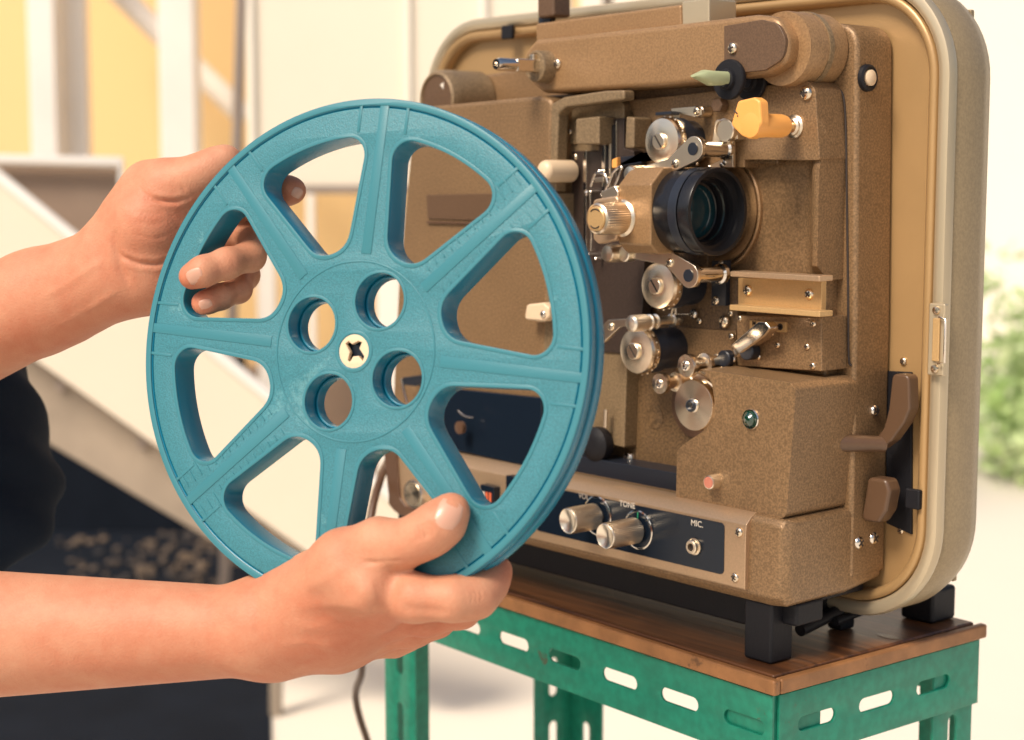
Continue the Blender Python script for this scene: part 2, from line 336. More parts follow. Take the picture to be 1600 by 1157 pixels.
# white posts
def post(x0,x1,d,label,ztop=2.7,m='wpost',zbot=GZ,**k):
    return tg(hb('white_post' if m=='wpost' else 'grey_post',x0,x1,zbot,ztop,d,abs(Hd(x1,300,d)-Hd(x0,300,d))@np.abs(RT)*.9,M[m],bevel=.008),label,'post',**k)
g='white posts in front of the yellow wall'
post(50,93,5.0,'leftmost greyish white post against the yellow wall',group=g)
post(101,139,5.1,'second white post from the left, just beside the leftmost one',group=g)
post(252,309,4.95,'wide white post crossing the diagonal brace above the upper hand',group=g)
post(398,428,5.1,'thin white post seen through the left window of the reel',ztop=1.0,group=g)
post(478,491,5.1,'slim white post seen at the edge of the upper left hub hole',ztop=1.0,group=g)
post(586,628,5.1,'white post seen through the upper right hub hole of the reel',ztop=1.0,group=g)
post(862,893,4.3,'white post rising behind the brown handle bracket',group='posts behind the projector')
post(941,956,6.5,'narrow grey post far behind the top of the projector',m='gpost',group='posts behind the projector')
# diagonal brace
A=Hd(120,-75,5.3);B=Hd(385,185,5.3)
tg(tube('diagonal_brace',[A,B],.036,M['wpost'],seg=20),'white diagonal brace running down to the right behind the wide post','brace')
# thin pole
P0=Hd(380,-120,3.6);P1=Hd(349,980,3.6); P1=P0+(P1-P0)*((GZ-P0[2])/(P1[2]-P0[2]))
po=thing('thin_grey_pole','thin grey metal pole standing beside the cream board and slide','pole',P1)
tube('shaft',[P1,P0],.012,M['gpost'],po,seg=16)
tube('joint_collar',[Hd(352,590,3.6),Hd(351,615,3.6)],.017,M['gpost'],po,seg=16)
# slide / chute
sl=thing('playground_slide','cream metal chute sloping down to the right behind the hands','slide',Hd(200,600,3.2))
def sp(name,pix,d,th,m,bev=.004):
    V=[Hd(x,y,d) for x,y in pix]; n=len(V); V=V+[v+VH*th for v in V]
    F=[tuple(range(n)),tuple(range(2*n-1,n-1,-1))]+[(i,(i+1)%n,n+(i+1)%n,n+i) for i in range(n)]
    return mesh(name,V,F,m,sl,bevel=bev)
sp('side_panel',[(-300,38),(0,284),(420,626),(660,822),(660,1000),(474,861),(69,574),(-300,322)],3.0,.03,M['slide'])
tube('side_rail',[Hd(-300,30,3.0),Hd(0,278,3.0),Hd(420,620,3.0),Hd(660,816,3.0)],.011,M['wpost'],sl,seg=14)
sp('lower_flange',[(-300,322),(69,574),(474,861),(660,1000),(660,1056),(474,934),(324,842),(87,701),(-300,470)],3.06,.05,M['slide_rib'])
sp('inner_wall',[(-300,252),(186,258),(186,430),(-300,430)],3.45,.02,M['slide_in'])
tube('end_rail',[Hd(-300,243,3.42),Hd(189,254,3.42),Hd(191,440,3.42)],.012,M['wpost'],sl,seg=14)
for x,y in ((224,694),(96,604),(330,770),(402,826)): lathe('bolt',Hd(x,y,3.055),[(.011,0),(.010,.006),(.004,.008)],M['gpost'],sl,ax=-VH,seg=12)
for x in (430,): 
    q=Hd(x,700,3.09); sp('leg',[(x-9,780),(x+9,790),(x+9,1140),(x-9,1140)],3.09,.03,M['slide_rib'])
# dark box added in place of the shadowed void under the slide
tg(hb('slide_shade_panel',-1500,372,GZ,zz(560,4.78),4.78,.1,M['shade_soil'],bevel=.01),'dark panel standing in for the shadowed space under the slide','wall')
# pebbles
V=[];F=[]
rng=random.Random(3)
ico=bmesh.new(); bmesh.ops.create_icosphere(ico,subdivisions=1,radius=1); iv=[tuple(v.co) for v in ico.verts]; 
ico.verts.ensure_lookup_table(); ifc=[tuple(v.index for v in f.verts) for f in ico.faces]; ico.free()
for i in range(120):
    px=rng.uniform(90,400) if i%3 else rng.uniform(180,360); d=rng.uniform(4.1,4.74); q=Hd(px,880,d); r=rng.uniform(.005,.017); b0=len(V); s=(rng.uniform(.7,1.3),rng.uniform(.7,1.3),rng.uniform(.5,.9))
    for x,y,z in iv: V.append((q[0]+x*r*s[0],q[1]+y*r*s[1],GZ+.006+(z+.3)*r*s[2]))
    F+=[tuple(b0+k for k in f) for f in ifc]
st(mesh('gravel',V,F,M['stone1']),'stuff')
# bushes on the right
def bush(px,d,r,h,label,n=2600,seed=1):
    rg=np.random.RandomState(seed); c=Hd(px,300,d); c[2]=GZ
    t=thing('green_bush',label,'bush',c,'bushes behind the projector on the right')
    V=[];F=[]
    for k in range(7):
        a=rg.uniform(0,6.28); e=c+np.array([math.cos(a)*r*.5,math.sin(a)*r*.5,h*.75]); 
        tube('stem',[c,(c+e)/2+rg.normal(0,.03,3),e],[.014,.010,.005],M['gpost'],t,seg=6)
    cl=[c+np.array([rg.normal(0,r*.45),rg.normal(0,r*.45),h*rg.uniform(.25,1.0)]) for _ in range(34)]
    for i in range(n):
        q=cl[rg.randint(34)]+rg.normal(0,.085,3); s=rg.uniform(.022,.048); a=rg.normal(0,1,3); a/=np.linalg.norm(a); b=np.cross(a,rg.normal(0,1,3)); b/=np.linalg.norm(b); b0=len(V); cc=np.cross(a,b)*.15*s
        V+=[q-a*s,q+b*s*.45+cc,q+a*s,q-b*s*.45+cc]; F+=[(b0,b0+1,b0+2,b0+3)]
    mesh('foliage',V,F,M['leaf'],t,smooth=False)
bush(1670,5.6,.28,.42,'leafy green bush at the right edge, behind the case',1700,seed=2)
bush(1790,6.2,.40,.50,'green bush mostly outside the right edge of the view',2000,seed=5)
bush(1740,7.6,.45,.52,'paler taller bush farther back at the right edge',1500,seed=8)
# ------------------------------------------------------------------ work stand
ta=R_(-2.6); TB=[np.array([math.cos(ta),math.sin(ta),0]),np.array([-math.sin(ta),math.cos(ta),0]),np.array([0,0,1.])]
TO=np.array([.0480,-.0745,-.12])          # front right top corner
stand=thing('work_stand','small work stand of slotted green steel angle with a worn wooden top','stand',TO)
def tb(name,lo,hi,m,bevel=.0012,parent=None): return box(name,lo,hi,m,parent or stand,bevel=bevel,basis=TB,origin=TO)
TW,TD=.413,.200
tb('tabletop',(-TW+.006,.006,-.011),(-.006,TD-.006,0),M['wood'],.0015)
tb('front_edge',(-TW,0,-.0105),(0,.0059,-.0012),M['wood_edge'],.0016)
tb('side_edge',(-.0059,.0062,-.0105),(0,TD,-.0012),M['wood_edge'],.0016)
tb('side_edge',(-TW,.0062,-.0105),(-TW+.0059,TD,-.0012),M['wood_edge'],.0016)
# knot in the wood
def slotted(name,O,ax,ay,nrm,L,h,sw,sh,pitch,first,m,row=.5,two=False):
    H=[[(0,0),(L,0),(L,h),(0,h)]]
    x=first
    while x+sw<L-.004:
        for ry in ([row] if not two else [.3,.7]):
            cy=h*ry; r=sh/2; s=[]
            for k in range(9): a=-math.pi/2+math.pi*k/8; s.append((x+sw-r+r*math.cos(a),cy+r*math.sin(a)))
            for k in range(9): a=math.pi/2+math.pi*k/8; s.append((x+r+r*math.cos(a),cy+r*math.sin(a)))
            H.append(s)
        x+=pitch
    return curve2d(name,H,.0011,.0004,lambda x,y,z:O+ax*x+ay*y+nrm*z,m,stand)
X,Yv,Zv=TB
AH=.042
slotted('front_rail',TO-X*TW+X*.004-Zv*(.0115+AH)+Yv*.004,X,Zv,-Yv,TW-.008,AH,.033,.0088,.0545,.0394,M['green_steel'],row=.5)
slotted('side_rail',TO-Zv*(.0115+AH)-X*.004+Yv*.008,Yv,Zv,X,TD-.012,AH,.033,.0088,.0545,.016,M['green_steel'],row=.5)
slotted('back_rail',TO-X*TW+X*.004-Zv*(.0115+AH)+Yv*(TD-.004),X,Zv,-Yv,TW-.008,AH,.033,.0088,.0545,.0394,M['green_steel'],row=.5)
slotted('side_rail',TO-X*(TW-.004)-Zv*(.0115+AH)+Yv*.008,Yv,Zv,X,TD-.012,AH,.033,.0088,.0545,.016,M['green_steel'],row=.5)
LH=.86-.12-.012
for sx in (0,1):
    for sy in (0,1):
        o=TO-X*(TW-.0065 if sx else .0065)+Yv*(TD-.0065 if sy else .0065)-Zv*(.012+LH)
        dx=X*(1 if sx else -1); dy=Yv*(-1 if sy else 1)
        lg=thing2=slotted('leg',o,Zv,dx,-dy,LH,.040,.033,.0088,.0545,.05,M['green_steel'],row=.5)
        slotted('leg_flange',o,Zv,dy,-dx,LH,.040,.033,.0088,.0545,.05,M['green_steel'],row=.5)
tb('lower_rail',(-TW+.01,.012,-.55),(-.01,.014,-.515),M['green_steel'])
tb('lower_rail',(-TW+.01,TD-.014,-.55),(-.01,TD-.012,-.515),M['green_steel'])
# knot
kp=Pz(1388,995,-.12); kv=np.array([kp[0],kp[1],-.1198]); V=[kv+np.array([math.cos(t)*.008,math.sin(t)*.004,0]) for t in np.linspace(0,2*math.pi,24,endpoint=False)]
mesh('wood_knot',V,[tuple(range(24))],M['paint_dark'],stand,smooth=False)

# ================================================================== PROJECTOR
pj=thing('film_projector','open brown sound film projector in its case, standing on the wooden stand','projector',(-.11,-.02,-.12))
def S(*a,**k): return screw(*a,pj,**k)
def lab(o,l): o['label']=l; return o
# --- case shell behind -------------------------------------------------
CX0,CX1,CZ0,CZ1=-.402,.0845,-.104,.284
def rr(x0,x1,z0,z1,r,n=14):
    P=[]
    for cx_,cz_,a0 in ((x1-r,z0+r,-90),(x1-r,z1-r,0),(x0+r,z1-r,90),(x0+r,z0+r,180)):
        for k in range(n+1):
            a=R_(a0+90*k/n); P.append((cx_+r*math.cos(a),cz_+r*math.sin(a)))
    return P
def ringprof(name,prof,m,r=.062,**k):
    """closed ring: prof = list of (inset, y)"""
    V=[];F=[]; 
    for ins,y in prof: V+=[(x,y,z) for x,z in rr(CX0+ins,CX1-ins,CZ0+ins,CZ1-ins,max(r-ins,.004))]
    n=len(rr(0,1,0,1,.1)); q=len(prof)
    for i in range(q):
        for k2 in range(n): F.append((i*n+k2,i*n+(k2+1)%n,((i+1)%q)*n+(k2+1)%n,((i+1)%q)*n+k2))
    return mesh(name,V,F,m,pj,angle=50,**k)
ringprof('case_shell',[(.0015,.034),(.0,.037),(.0,.060),(.003,.071),(.010,.077),(.03,.078),(.03,.074),(.012,.072),(.010,.034)],M['shell'])
ringprof('case_trim',[(.0004,.0340),(-.0008,.030),(.0005,.0262),(.004,.0250),(.0075,.0262),(.009,.030),(.0085,.0340)],M['trim'])
ringprof('case_lip',[(.0092,.0345),(.0092,.0275),(.0100,.0262),(.0125,.0258),(.0150,.0275),(.0158,.031),(.0162,.0345)],M['lining'])
V=[(x,.0352,z) for x,z in rr(CX0+.0095,CX1-.0095,CZ0+.0095,CZ1-.0095,.052)]; n=len(V); V+=[(x,.073,z) for x,_,z in V]
mesh('case_lining',V,[tuple(range(n)),tuple(range(2*n-1,n-1,-1))]+[(i,(i+1)%n,n+(i+1)%n,n+i) for i in range(n)],M['lining'],pj)
box('case_back',(CX0+.02,.0745,CZ0+.02),(CX1-.02,.0785,CZ1-.02),M['shell'],pj,bevel=.001)
# latch plate on the trim, right
c=Py(1468,530,.0255)
lt=box('case_latch',(c[0]-.0045,.0205,c[2]-.021),(c[0]+.0065,.0247,c[2]+.021),M['trim'],pj,bevel=.001)
box('latch_slot',(c[0]-.0005,.0188,c[2]-.0125),(c[0]+.0042,.0204,c[2]+.0125),M['bracket'],lt,bevel=.0006)
tube('latch_bail',[(c[0]+.0045,.018,c[2]-.0135),(c[0]+.0095,.017,c[2]-.0125),(c[0]+.0095,.017,c[2]+.0125),(c[0]+.0045,.018,c[2]+.0135)],.0008,M['chrome'],lt)
for dz in (-.017,.017): lathe('latch_rivet',(c[0]+.001,.0204,c[2]+dz),[(.0026,0),(.0022,.0012),(.0008,.0016)],M['screw'],lt,seg=20)
for a in ((1412,565),(1408,829)): S(*a,.035,5.5)
# hinge hole block (dark) + top slot
c=Py(1435,780,.0262); box('case_catch',(c[0]-.007,.0225,c[2]-.006),(c[0]+.003,.0262,c[2]+.006),M['rubber'],pj)
c=Py(797,51,.0255); box('case_catch',(c[0]-.006,.0215,c[2]-.0050),(c[0]+.006,.0252,c[2]+.0050),M['rubber'],pj)
# --- main housing ------------------------------------------------------
xr=.0402
hp=pp([(1318,70),(1331,95)],0)
FH=[(-.3335,-.070),(-.3300,.222),(-.320,.2380),(-.20,.246),(-.10,.252),(.012,.2560),(.0385,.2520),(.0395,.215),(.0420,.08),(.0425,-.075)]
prism('main_housing',FH,0,.0345,M['paint'],pj,bevel=.004,seg=4,rad=[.004,.01,.02,.02,.02,.012,.018,.02,.02,.004])
# raised arched bead at upper right of the housing
pprism('housing_step',[(1180,56),(1240,34),(1262,36),(1276,50),(1279,120),(1180,140)],-.006,.001,M['paint'],pj,bevel=.0015,rad=[.001,.02,.01,.02,.01,.001])
# dark groove round the front covers
tube('cover_groove',spline([Py(*a,-.0004) for a in ((1196,129),(1250,126),(1288,127),(1309,138),(1320,168),(1323,300),(1325,450),(1326,556),(1330,572))],6),.0007,M['slot'],pj,seg=8)
# side button
c=Pxx(1358,122,.0415); lathe('side_button',c-np.array([.0022,0,0]),[(.0080,0),(.0078,.0025),(.0066,.0034),(.0052,.0028),(.0050,.0016)],M['rubber'],pj,ax=(1,0,0))
lathe('button_cap',c-np.array([.0012,0,0]),[(.0047,0),(.0046,.0030),(.003,.0040),(.0008,.0043)],M['cream'],pj,ax=(1,0,0))
# --- lamp house cover (left) -------------------------------------------
LC=[(651,238),(668,170),(700,163),(858,147),(872,150),(866,420),(860,640),(858,704),(628,640),(634,420)]
yl=-.050
LCp=pp([(640,236),(650,178),(672,166),(846,150),(862,156),(856,420),(846,700),(612,642),(621,447)],yl)
prism('lamp_house_cover',LCp,yl,.002,M['paint'],pj,bevel=.007,seg=5,rad=[.004,.006,.006,.004,.006,.004,.004,.008,.01])
# louvre recess
pprism('cover_nameplate',[(666,305),(772,303),(770,346),(668,342)],yl-.0012,yl+.002,M['paint_dark'],pj,bevel=.0004)
pprism('cover_shadow_ledge',[(666,346),(772,349),(772,352),(666,349)],yl-.0022,yl+.002,M['bezel'],pj,bevel=.0003)
# knob of the lamp house (round, top left)
c=Py(700,150,-.03); rk=PR(700,150,-.03,46)
kb=lathe('lamp_knob',Py(745,158,-.001),[(rk,0),(rk,.030),(rk*.985,.034),(rk*.93,.0375),(rk*.84,.0385),(rk*.80,.0375),(rk*.79,.0368)],M['paint_grey'],pj,seg=64)
q=Py(745,158,-.001); lathe('knob_face',q+np.array([0,-.0364,0]),[(rk*.785,0),(rk*.78,.0006),(rk*.3,.0008)],M['paint_dark'],kb,seg=64)
tri=q+np.array([.006,-.0374,rk*.42]); mesh('arrow_mark',[tri+np.array(v) for v in ((-.0022,0,.0012),(.0022,0,.0030),(.0016,0,-.0022))],[(0,1,2)],M['white'],kb,smooth=False)
# cover gasket strips right of the lamp house
pprism('gate_frame',[(846,182),(858,164),(880,152),(945,142),(975,141),(975,156),(884,168),(872,178),(868,300),(846,300)],-.049,-.039,M['paint_grey'],pj,bevel=.0015,rad=[.003,.006,.003,0,.002,.002,.006,.004,0,0])
pprism('gate_frame_strip',[(846,302),(868,302),(862,700),(840,694)],-.0495,-.01,M['paint_grey'],pj,bevel=.0012)
# --- mechanism base plate ---------------------------------------------
YM=-.020
pprism('mechanism_plate',[(848,150),(1215,128),(1215,256),(1106,256),(1106,432),(1152,432),(1152,580),(1120,690),(1120,792),(838,722)],YM,.002,M['mech'],pj,bevel=.001)
pprism('inner_plate',[(872,166),(968,150),(975,165),(975,205),(985,380),(975,700),(862,676)],YM-.0115,YM+.001,M['paint_grey'],pj,bevel=.001,rad=[.006,.006,0,0,0,0,0])
# film gate channel, its dark umber also painting the shade below the lens
pprism('film_channel',[(893,236),(935,236),(935,186),(975,185),(975,232),(990,236),(1008,380),(1000,556),(908,548),(893,400)],YM-.013,YM-.004,M['umber'],pj,bevel=.0008)
for i,(a,b) in enumerate(((940,948),(951,957),(962,966))):
    pprism('gate_rail',[(a,190),(b-3,189),(b-3,330),(a,332)],YM-.0155,YM-.0128,M['chrome'] if i!=1 else M['steel2'],pj,bevel=.0003)
pprism('film_gate_window',[(945,196),(961,195),(961,262),(945,264)],YM-.0147,YM-.0129,M['lens'],pj,bevel=.0003)
pprism('edge_rail',[(911,236),(916,236),(916,395),(911,394)],YM-.0165,YM-.0128,M['chrome'],pj,bevel=.0003)
pprism('edge_rail',[(881,232),(884,232),(884,640),(881,638)],YM-.012,YM-.0055,M['steel2'],pj,bevel=.0003)
# hood block with screw
hb_=pprism('gate_hood',[(899,186),(936,182),(936,226),(899,226)],YM-.026,YM-.006,M['paint_grey'],pj,bevel=.0012)
pprism('hood_flange',[(882,190),(899,189),(899,226),(882,225)],YM-.0135,YM-.010,M['paint_grey'],hb_,bevel=.0006)
pprism('gate_hood',[(978,182),(991,184),(990,232),(976,232)],YM-.022,YM-.006,M['paint_grey'],pj,bevel=.0012)
S(890,206,YM-.0135,4.5,rot=1.0); S(899,246,YM-.0125,5.5); S(999,246,YM-.0125,5); S(984,157,YM-.001,9.5,kind='slot',rot=1.9)
pprism('gate_latch_plate',[(1040,240),(1002,240),(1002,256),(960,262),(960,246)],YM-.018,YM-.013,M['blackm'],pj,bevel=.0006)
pprism('gate_tongue',[(956,250),(964,246),(964,262),(956,263)],YM-.021,YM-.016,M['orange'],pj,bevel=.0003)
# fine clips round the aperture
tube('film_guide_clip',spline([Py(*a,YM-.02) for a in ((923,292),(930,273),(941,271),(947,276),(951,292))]),.0009,M['chrome'],pj)
tube('film_guide_clip',spline([Py(*a,YM-.024) for a in ((945,300),(952,286),(960,268),(972,262),(962,288),(956,300))]),.0010,M['chrome'],pj)
tube('film_guide_clip',spline([Py(*a,YM-.02) for a in ((922,300),(924,360),(923,392))]),.0007,M['chrome'],pj)
pprism('clip_block',[(929,278),(943,277),(943,284),(929,285)],YM-.021,YM-.013,M['steel2'],pj,bevel=.0004)
lathe('clip_roller',Py(925,302,YM-.014),[(.0020,0),(.0020,.006),(.001,.0065)],M['chrome'],pj,seg=20)
for a in ((947,268),(934,300),(952,305),(930,398),(942,404)): lathe('pin',Py(*a,YM-.013),[(.0010,0),(.0010,.007),(.0004,.0075)],M['chrome'],pj,seg=12)
# cream knob (ribbed) on the left of the gate
yk=yto(895,268,-.035,853); c=Py(893,268,-.036)
kn=lathe('threading_knob',c,[(.0069,0),(.0073,.0008),(.0073,.0225),(.0066,.0245),(.0045,.0262),(.001,.0268)],M['cream'],pj,seg=60,knurl=(1,2,26,.00045),angle=60)
# cream lever stub lower
c0=Py(852,490,yl-.001)
lathe('release_lever',c0,[(.0055,0),(.0055,.006)],M['cream'],pj,seg=24)
pprism('lever_head',[(822,476),(848,473),(857,481),(857,497),(849,503),(818,500)],yl-.012,yl-.004,M['cream'],pj,bevel=.0018,rad=.003)
S(849,491,yl-.012,5,rot=.3,m=M['chrome'])
# --- upper block (front cover) -----------------------------------------
YB=-.0250
pprism('upper_cover',[(975,158),(1262,127),(1274,140),(1281,251),(1163,250),(1163,262),(1010,262),(1000,205),(985,170)],YB,.002,M['paint'],pj,bevel=.003,seg=4,rad=[.002,.004,.008,.002,0,0,0,.02,.004])
# lens recess block, with the rest of the cover down to the lower box
pprism('lens_surround',[(1100,246),(1282,250),(1289,436),(1289,600),(1096,600)],YM+.0085,.004,M['paint'],pj,bevel=.002,seg=3)
# side rail of the recess: a raised soft fold at the right
prof=[]; V=[];F=[]
xa=Py(1142,330,YM)[0]; xb=Py(1286,330,YM)[0]; z0=Py(1240,436,YM)[2]; z1=Py(1240,250,YM)[2]
for j,zf in enumerate((0,.06,.12,.9,1)):
    z=z0+(z1-z0)*zf; amp=(0.1,.6,1,1,.9)[j]
    for k in range(25):
        t=k/24; x=xa+(xb-xa)*t; hgt=.0125*(1/(1+math.exp(-(t-.86)*34)))*amp 
        V.append((x,YM+.0082-hgt,z))
nK=25
F=[(j*nK+k,j*nK+k+1,(j+1)*nK+k+1,(j+1)*nK+k) for j in range(4) for k in range(24)]
n0=len(V); V+=[(v[0],.002,v[2]) for v in V]; F+=[tuple(n0+i for i in f[::-1]) for f in F]
bd=[k for k in range(nK)]+[j*nK+nK-1 for j in range(1,5)]+[4*nK+k for k in range(nK-2,-1,-1)]+[j*nK for j in range(3,0,-1)]
F+=[(bd[i],bd[(i+1)%len(bd)],n0+bd[(i+1)%len(bd)],n0+bd[i]) for i in range(len(bd))]
mesh('recess_wall',V,F,M['paint'],pj)
# concentric cut rings round the lens
c=Py(1118,328,YM+.008)
for r0,r1,d in ((.0365,.0385,.0022),(.0300,.0345,.0012)):
    lathe('recess_ring',c,[(r0,0),(r0,d),((r0+r1)/2,d+.0006),(r1,d),(r1,0)],M['paint_fine'],pj,seg=96,caps=False)
# --- lower plate and film bracket --------------------------------------
pprism('lever_plate',[(1151,493),(1283,496),(1284,581),(1151,572)],YB+.001,.003,M['paint'],pj,bevel=.0008)
YK=YB-.001
fb=pprism('film_bracket',[(1153,434),(1284,438),(1283,488),(1153,484)],YK-.0015,YK+.003,M['bracket'],pj,bevel=.0004)
for (pa,pb) in (((1144,428),(1284,433)),((1143,480),(1284,489))):
    a=Py(*pa,YK-.012); b=Py(*pb,YK-.012); zt=(a[2]+b[2])/2
    box('bracket_flange',(a[0],YK-.014,zt-.0022),(b[0],YK-.0016,zt+.0012),M['bracket'] if pa[1]>450 else M['panel'],fb,bevel=.0006)
S(1169,454,YK-.0015,7.5,rot=.2); S(1265,460,YK-.0015,7.5,rot=.9)
for a,r in (((1156,498),4.5),((1271,506),4.8),((1143,526),4.8),((1261,542),4.8),((1215,539),4.8),((1185,558),4.6),((1270,572),5.0),((1142,490),4)): S(*a,YB+.001,r,rot=random.uniform(0,1.5))
S(1132,503,YM-.0015,9,kind='slot',rot=1.25)
lathe('washer',Py(1132,503,YM-.0005),[(.0042,0),(.0042,.0009),(.0030,.0010)],M['blackm'],pj,seg=32)
pprism('indicator_plate',[(1171,501),(1228,504),(1228,520),(1171,517)],YB-.0004,YB+.002,M['bracket'],pj,bevel=.0002)
c=Py(1219,511,YB-.0008); lathe('ring_mark',c,[(.0009,0),(.0009,.0002),(.0020,.0002),(.0020,0)],M['slot'],pj,seg=24)
a=Py(1199,510,YB-.0007); b=Py(1212,511,YB-.0007); tube('arrow_mark',[a,b],.00022,M['slot'],pj,seg=6)
mesh('arrow_mark',[b+np.array(v) for v in ((0,0,.0009),(.0016,0,0),(0,0,-.0009))],[(0,1,2)],M['slot'],pj,smooth=False)
text('indicator_text','M',Py(1178,506,YB-.0007),.0040,M['slot'],pj)
# chrome lever
lv=thing  # (kept simple: lever is a part with a pivot)
V=[];F=[]
for a,y in (((1140,540),YB-.007),((1184,503),YB-.016),((1196,503),YB-.016),((1203,513),YB-.016),((1196,524),YB-.014),((1150,560),YB-.006)): V.append(Py(*a,y))
n=len(V); V=[tuple(v) for v in V]+[(v[0]+.001,v[1]+.0075,v[2]) for v in V]
mesh('chrome_lever',V,[tuple(range(n)),tuple(range(2*n-1,n-1,-1))]+[(i,(i+1)%n,n+(i+1)%n,n+i) for i in range(n)],M['chrome'],pj,bevel=.0012,seg=3)
cyl('lever_pivot',Py(1178,548,YB),.0055,0,.0075,M['blackm'],pj)
S(1146,562,YB-.002,4,m=M['chrome'])
# --- arms, sprockets and rollers --------------------------------------
def sprocket(px,py,rpx,yf,yb,name='sprocket',gold=False):
    r=PR(px,py,yf,rpx); c=Py(px,py,yf); L_=yb-yf
    s=lathe(name,c,[(r*.88,-L_),(r*.88,-.0175),(r*.98,-.0170),(r*.98,-.0085),(r*1.0,-.0080),(r*1.0,-.0042),(r*.97,-.0030),(r*.93,-.0016),(r*.62,-.0006),(r*.36,-.0003)],None,pj,seg=72,mats=[M['blackm'],M['steel']],pm=[0,0,0,0,1,1,1,1,1,1],angle=24)
    V=[];F=[]; nt_=20
    for k in range(nt_):
        a=2*math.pi*k/nt_+.1; b0=len(V)
        e=np.array([math.cos(a),0,math.sin(a)]); g=np.array([-math.sin(a),0,math.cos(a)]); y0=np.array([0,.0058,0])
        for rr_,ww in ((r*.97,.0007),(r*1.045,.0003)):
            for sx in (-1,1):
                for sy in (-1,1): V.append(c+y0+e*rr_+g*ww*sx+np.array([0,ww*sy,0]))
        for f in ((0,1,3,2),(4,6,7,5),(0,4,5,1),(2,3,7,6),(0,2,6,4),(1,5,7,3)): F.append(tuple(b0+i for i in f))
    mesh('teeth',V,F,M['steel2'],s)
    h=lathe('hub_screw',c,[(r*.34,-.001),(r*.34,.0012),(r*.30,.0017),(r*.05,.0017)],M['steel2'],s,seg=36)
    a=.9; e=np.array([math.cos(a),0,-math.sin(a)]); g=np.array([math.sin(a),0,math.cos(a)])
    V=[c+np.array([0,dy,0])+e*sx*r*.31+g*sy*r*.04 for dy in (-.00185,0) for sx,sy in ((-1,-1),(1,-1),(1,1),(-1,1))]
    mesh('screw_slot',V,[(0,1,2,3),(4,7,6,5),(0,4,5,1),(1,5,6,2),(2,6,7,3),(3,7,4,0)],M['slot'] ,s,smooth=False)
    return s
sprocket(1031,221,38,-.052,-.02); sprocket(1025,447,38,-.052,-.02); sprocket(991,549,37.5,-.056,-.02)
c=Py(1083,634,-.056); r=PR(1083,634,-.056,40.5)
d=lathe('sound_drum_flywheel',c,[(r*.80,-.040),(r*.80,-.012),(r*.99,-.0115),(r*.99,-.0075),(r*.93,-.0070),(r*.93,-.0050),(r,-.0045),(r,-.0010),(r*.97,0),(r*.24,.0004)],M['steel'],pj,seg=80)
lathe('drum_hub',c,[(r*.24,-.001),(r*.24,.0026),(r*.19,.0034),(r*.15,.0030),(r*.14,.0012)],M['blackm'],d,seg=36)
lathe('drum_collar',c,[(r*.27,-.001),(r*.27,.0010),(r*.245,.0014)],M['chrome'],d,seg=36)
def roller(px,py,rpx,yf,yb,name='guide_roller'):
    r=PR(px,py,yf,rpx); c=Py(px,py,yf); L_=yb-yf
    o=lathe(name,c,[(r*.75,-L_),(r*.75,-L_*.80),(r*.62,-L_*.78),(r*.62,-L_*.55),(r*.92,-L_*.53),(r*.92,-L_*.46),(r*.60,-L_*.44),(r*.60,-L_*.16),(r*.98,-L_*.14),(r,-L_*.11),(r,-.0012),(r*.94,-.0002),(r*.36,0)],M['steel'],pj,seg=48)
    lathe('roller_screw',c,[(r*.42,-.001),(r*.42,.0006),(r*.34,.0010),(r*.30,.0004),(r*.22,.0004),(r*.16,.0012),(r*.02,.0013)],M['chrome'],o,seg=32)
    return o
roller(1071,572,18.5,-.058,-.0225); roller(1030,600,17,-.052,-.021); 
cyl('roller_stub',Py(1140,560,-.026),.0052,0,.006,M['blackm'],pj)
# plain film guide post assemblies
def link_arm(pA,pB,rA,rB,y,th,name,m='steel2'):
    a=np.array(pp([pA],y)[0]); b=np.array(pp([pB],y)[0]); d=b-a; L_=np.linalg.norm(d); u=d/L_; v=np.array([-u[1],u[0]]); P=[]
    for k in range(13): t=math.pi/2+math.pi*k/12; P.append(tuple(a+u*math.cos(t)*rA+v*math.sin(t)*rA))
    for k in range(13): t=-math.pi/2+math.pi*k/12; P.append(tuple(b+u*math.cos(t)*rB+v*math.sin(t)*rB))
    return prism(name,P,y,y+th,M[m],pj,bevel=.0004)
# upper arm: tip knob (983,270) - arm - pivot (1083,237)
ya=-.060
a1=link_arm((985,273),(1050,258),.0028,.0040,ya+.001,.0030,'film_shoe_arm'); a1b=link_arm((1046,260),(1083,233),.0044,.0075,ya,.0032,'film_shoe_arm')
c=Py(1083,233,ya); lathe('arm_pivot',c,[(.0062,-.030),(.0062,-.027),(.0048,-.026),(.0048,-.006),(.0055,-.0055),(.0055,-.0035)],M['chrome'],pj,seg=40)
lathe('pivot_cap',c,[(.0038,0),(.0038,.0006),(.0005,.0007)],M['blackm'],a1b,seg=32); 
lathe('arm_bush',Py(1083,233,ya+.027),[(.0080,-.004),(.0080,.003),(.0070,.0042),(.005,.0044)],M['steel2'],pj,seg=40)
S(1055,256,ya,6,rot=.4)
cyl('thumb_knob',Py(1003,272,ya+.006),.0046,0,.010,M['knurl'],pj); lathe('thumb_knob_cap',Py(1000,272,ya),[(.0052,-.004),(.0052,.008),(.0044,.0095),(.001,.0100)],M['knurl'],pj,seg=48,knurl=(0,1,24,.0003))
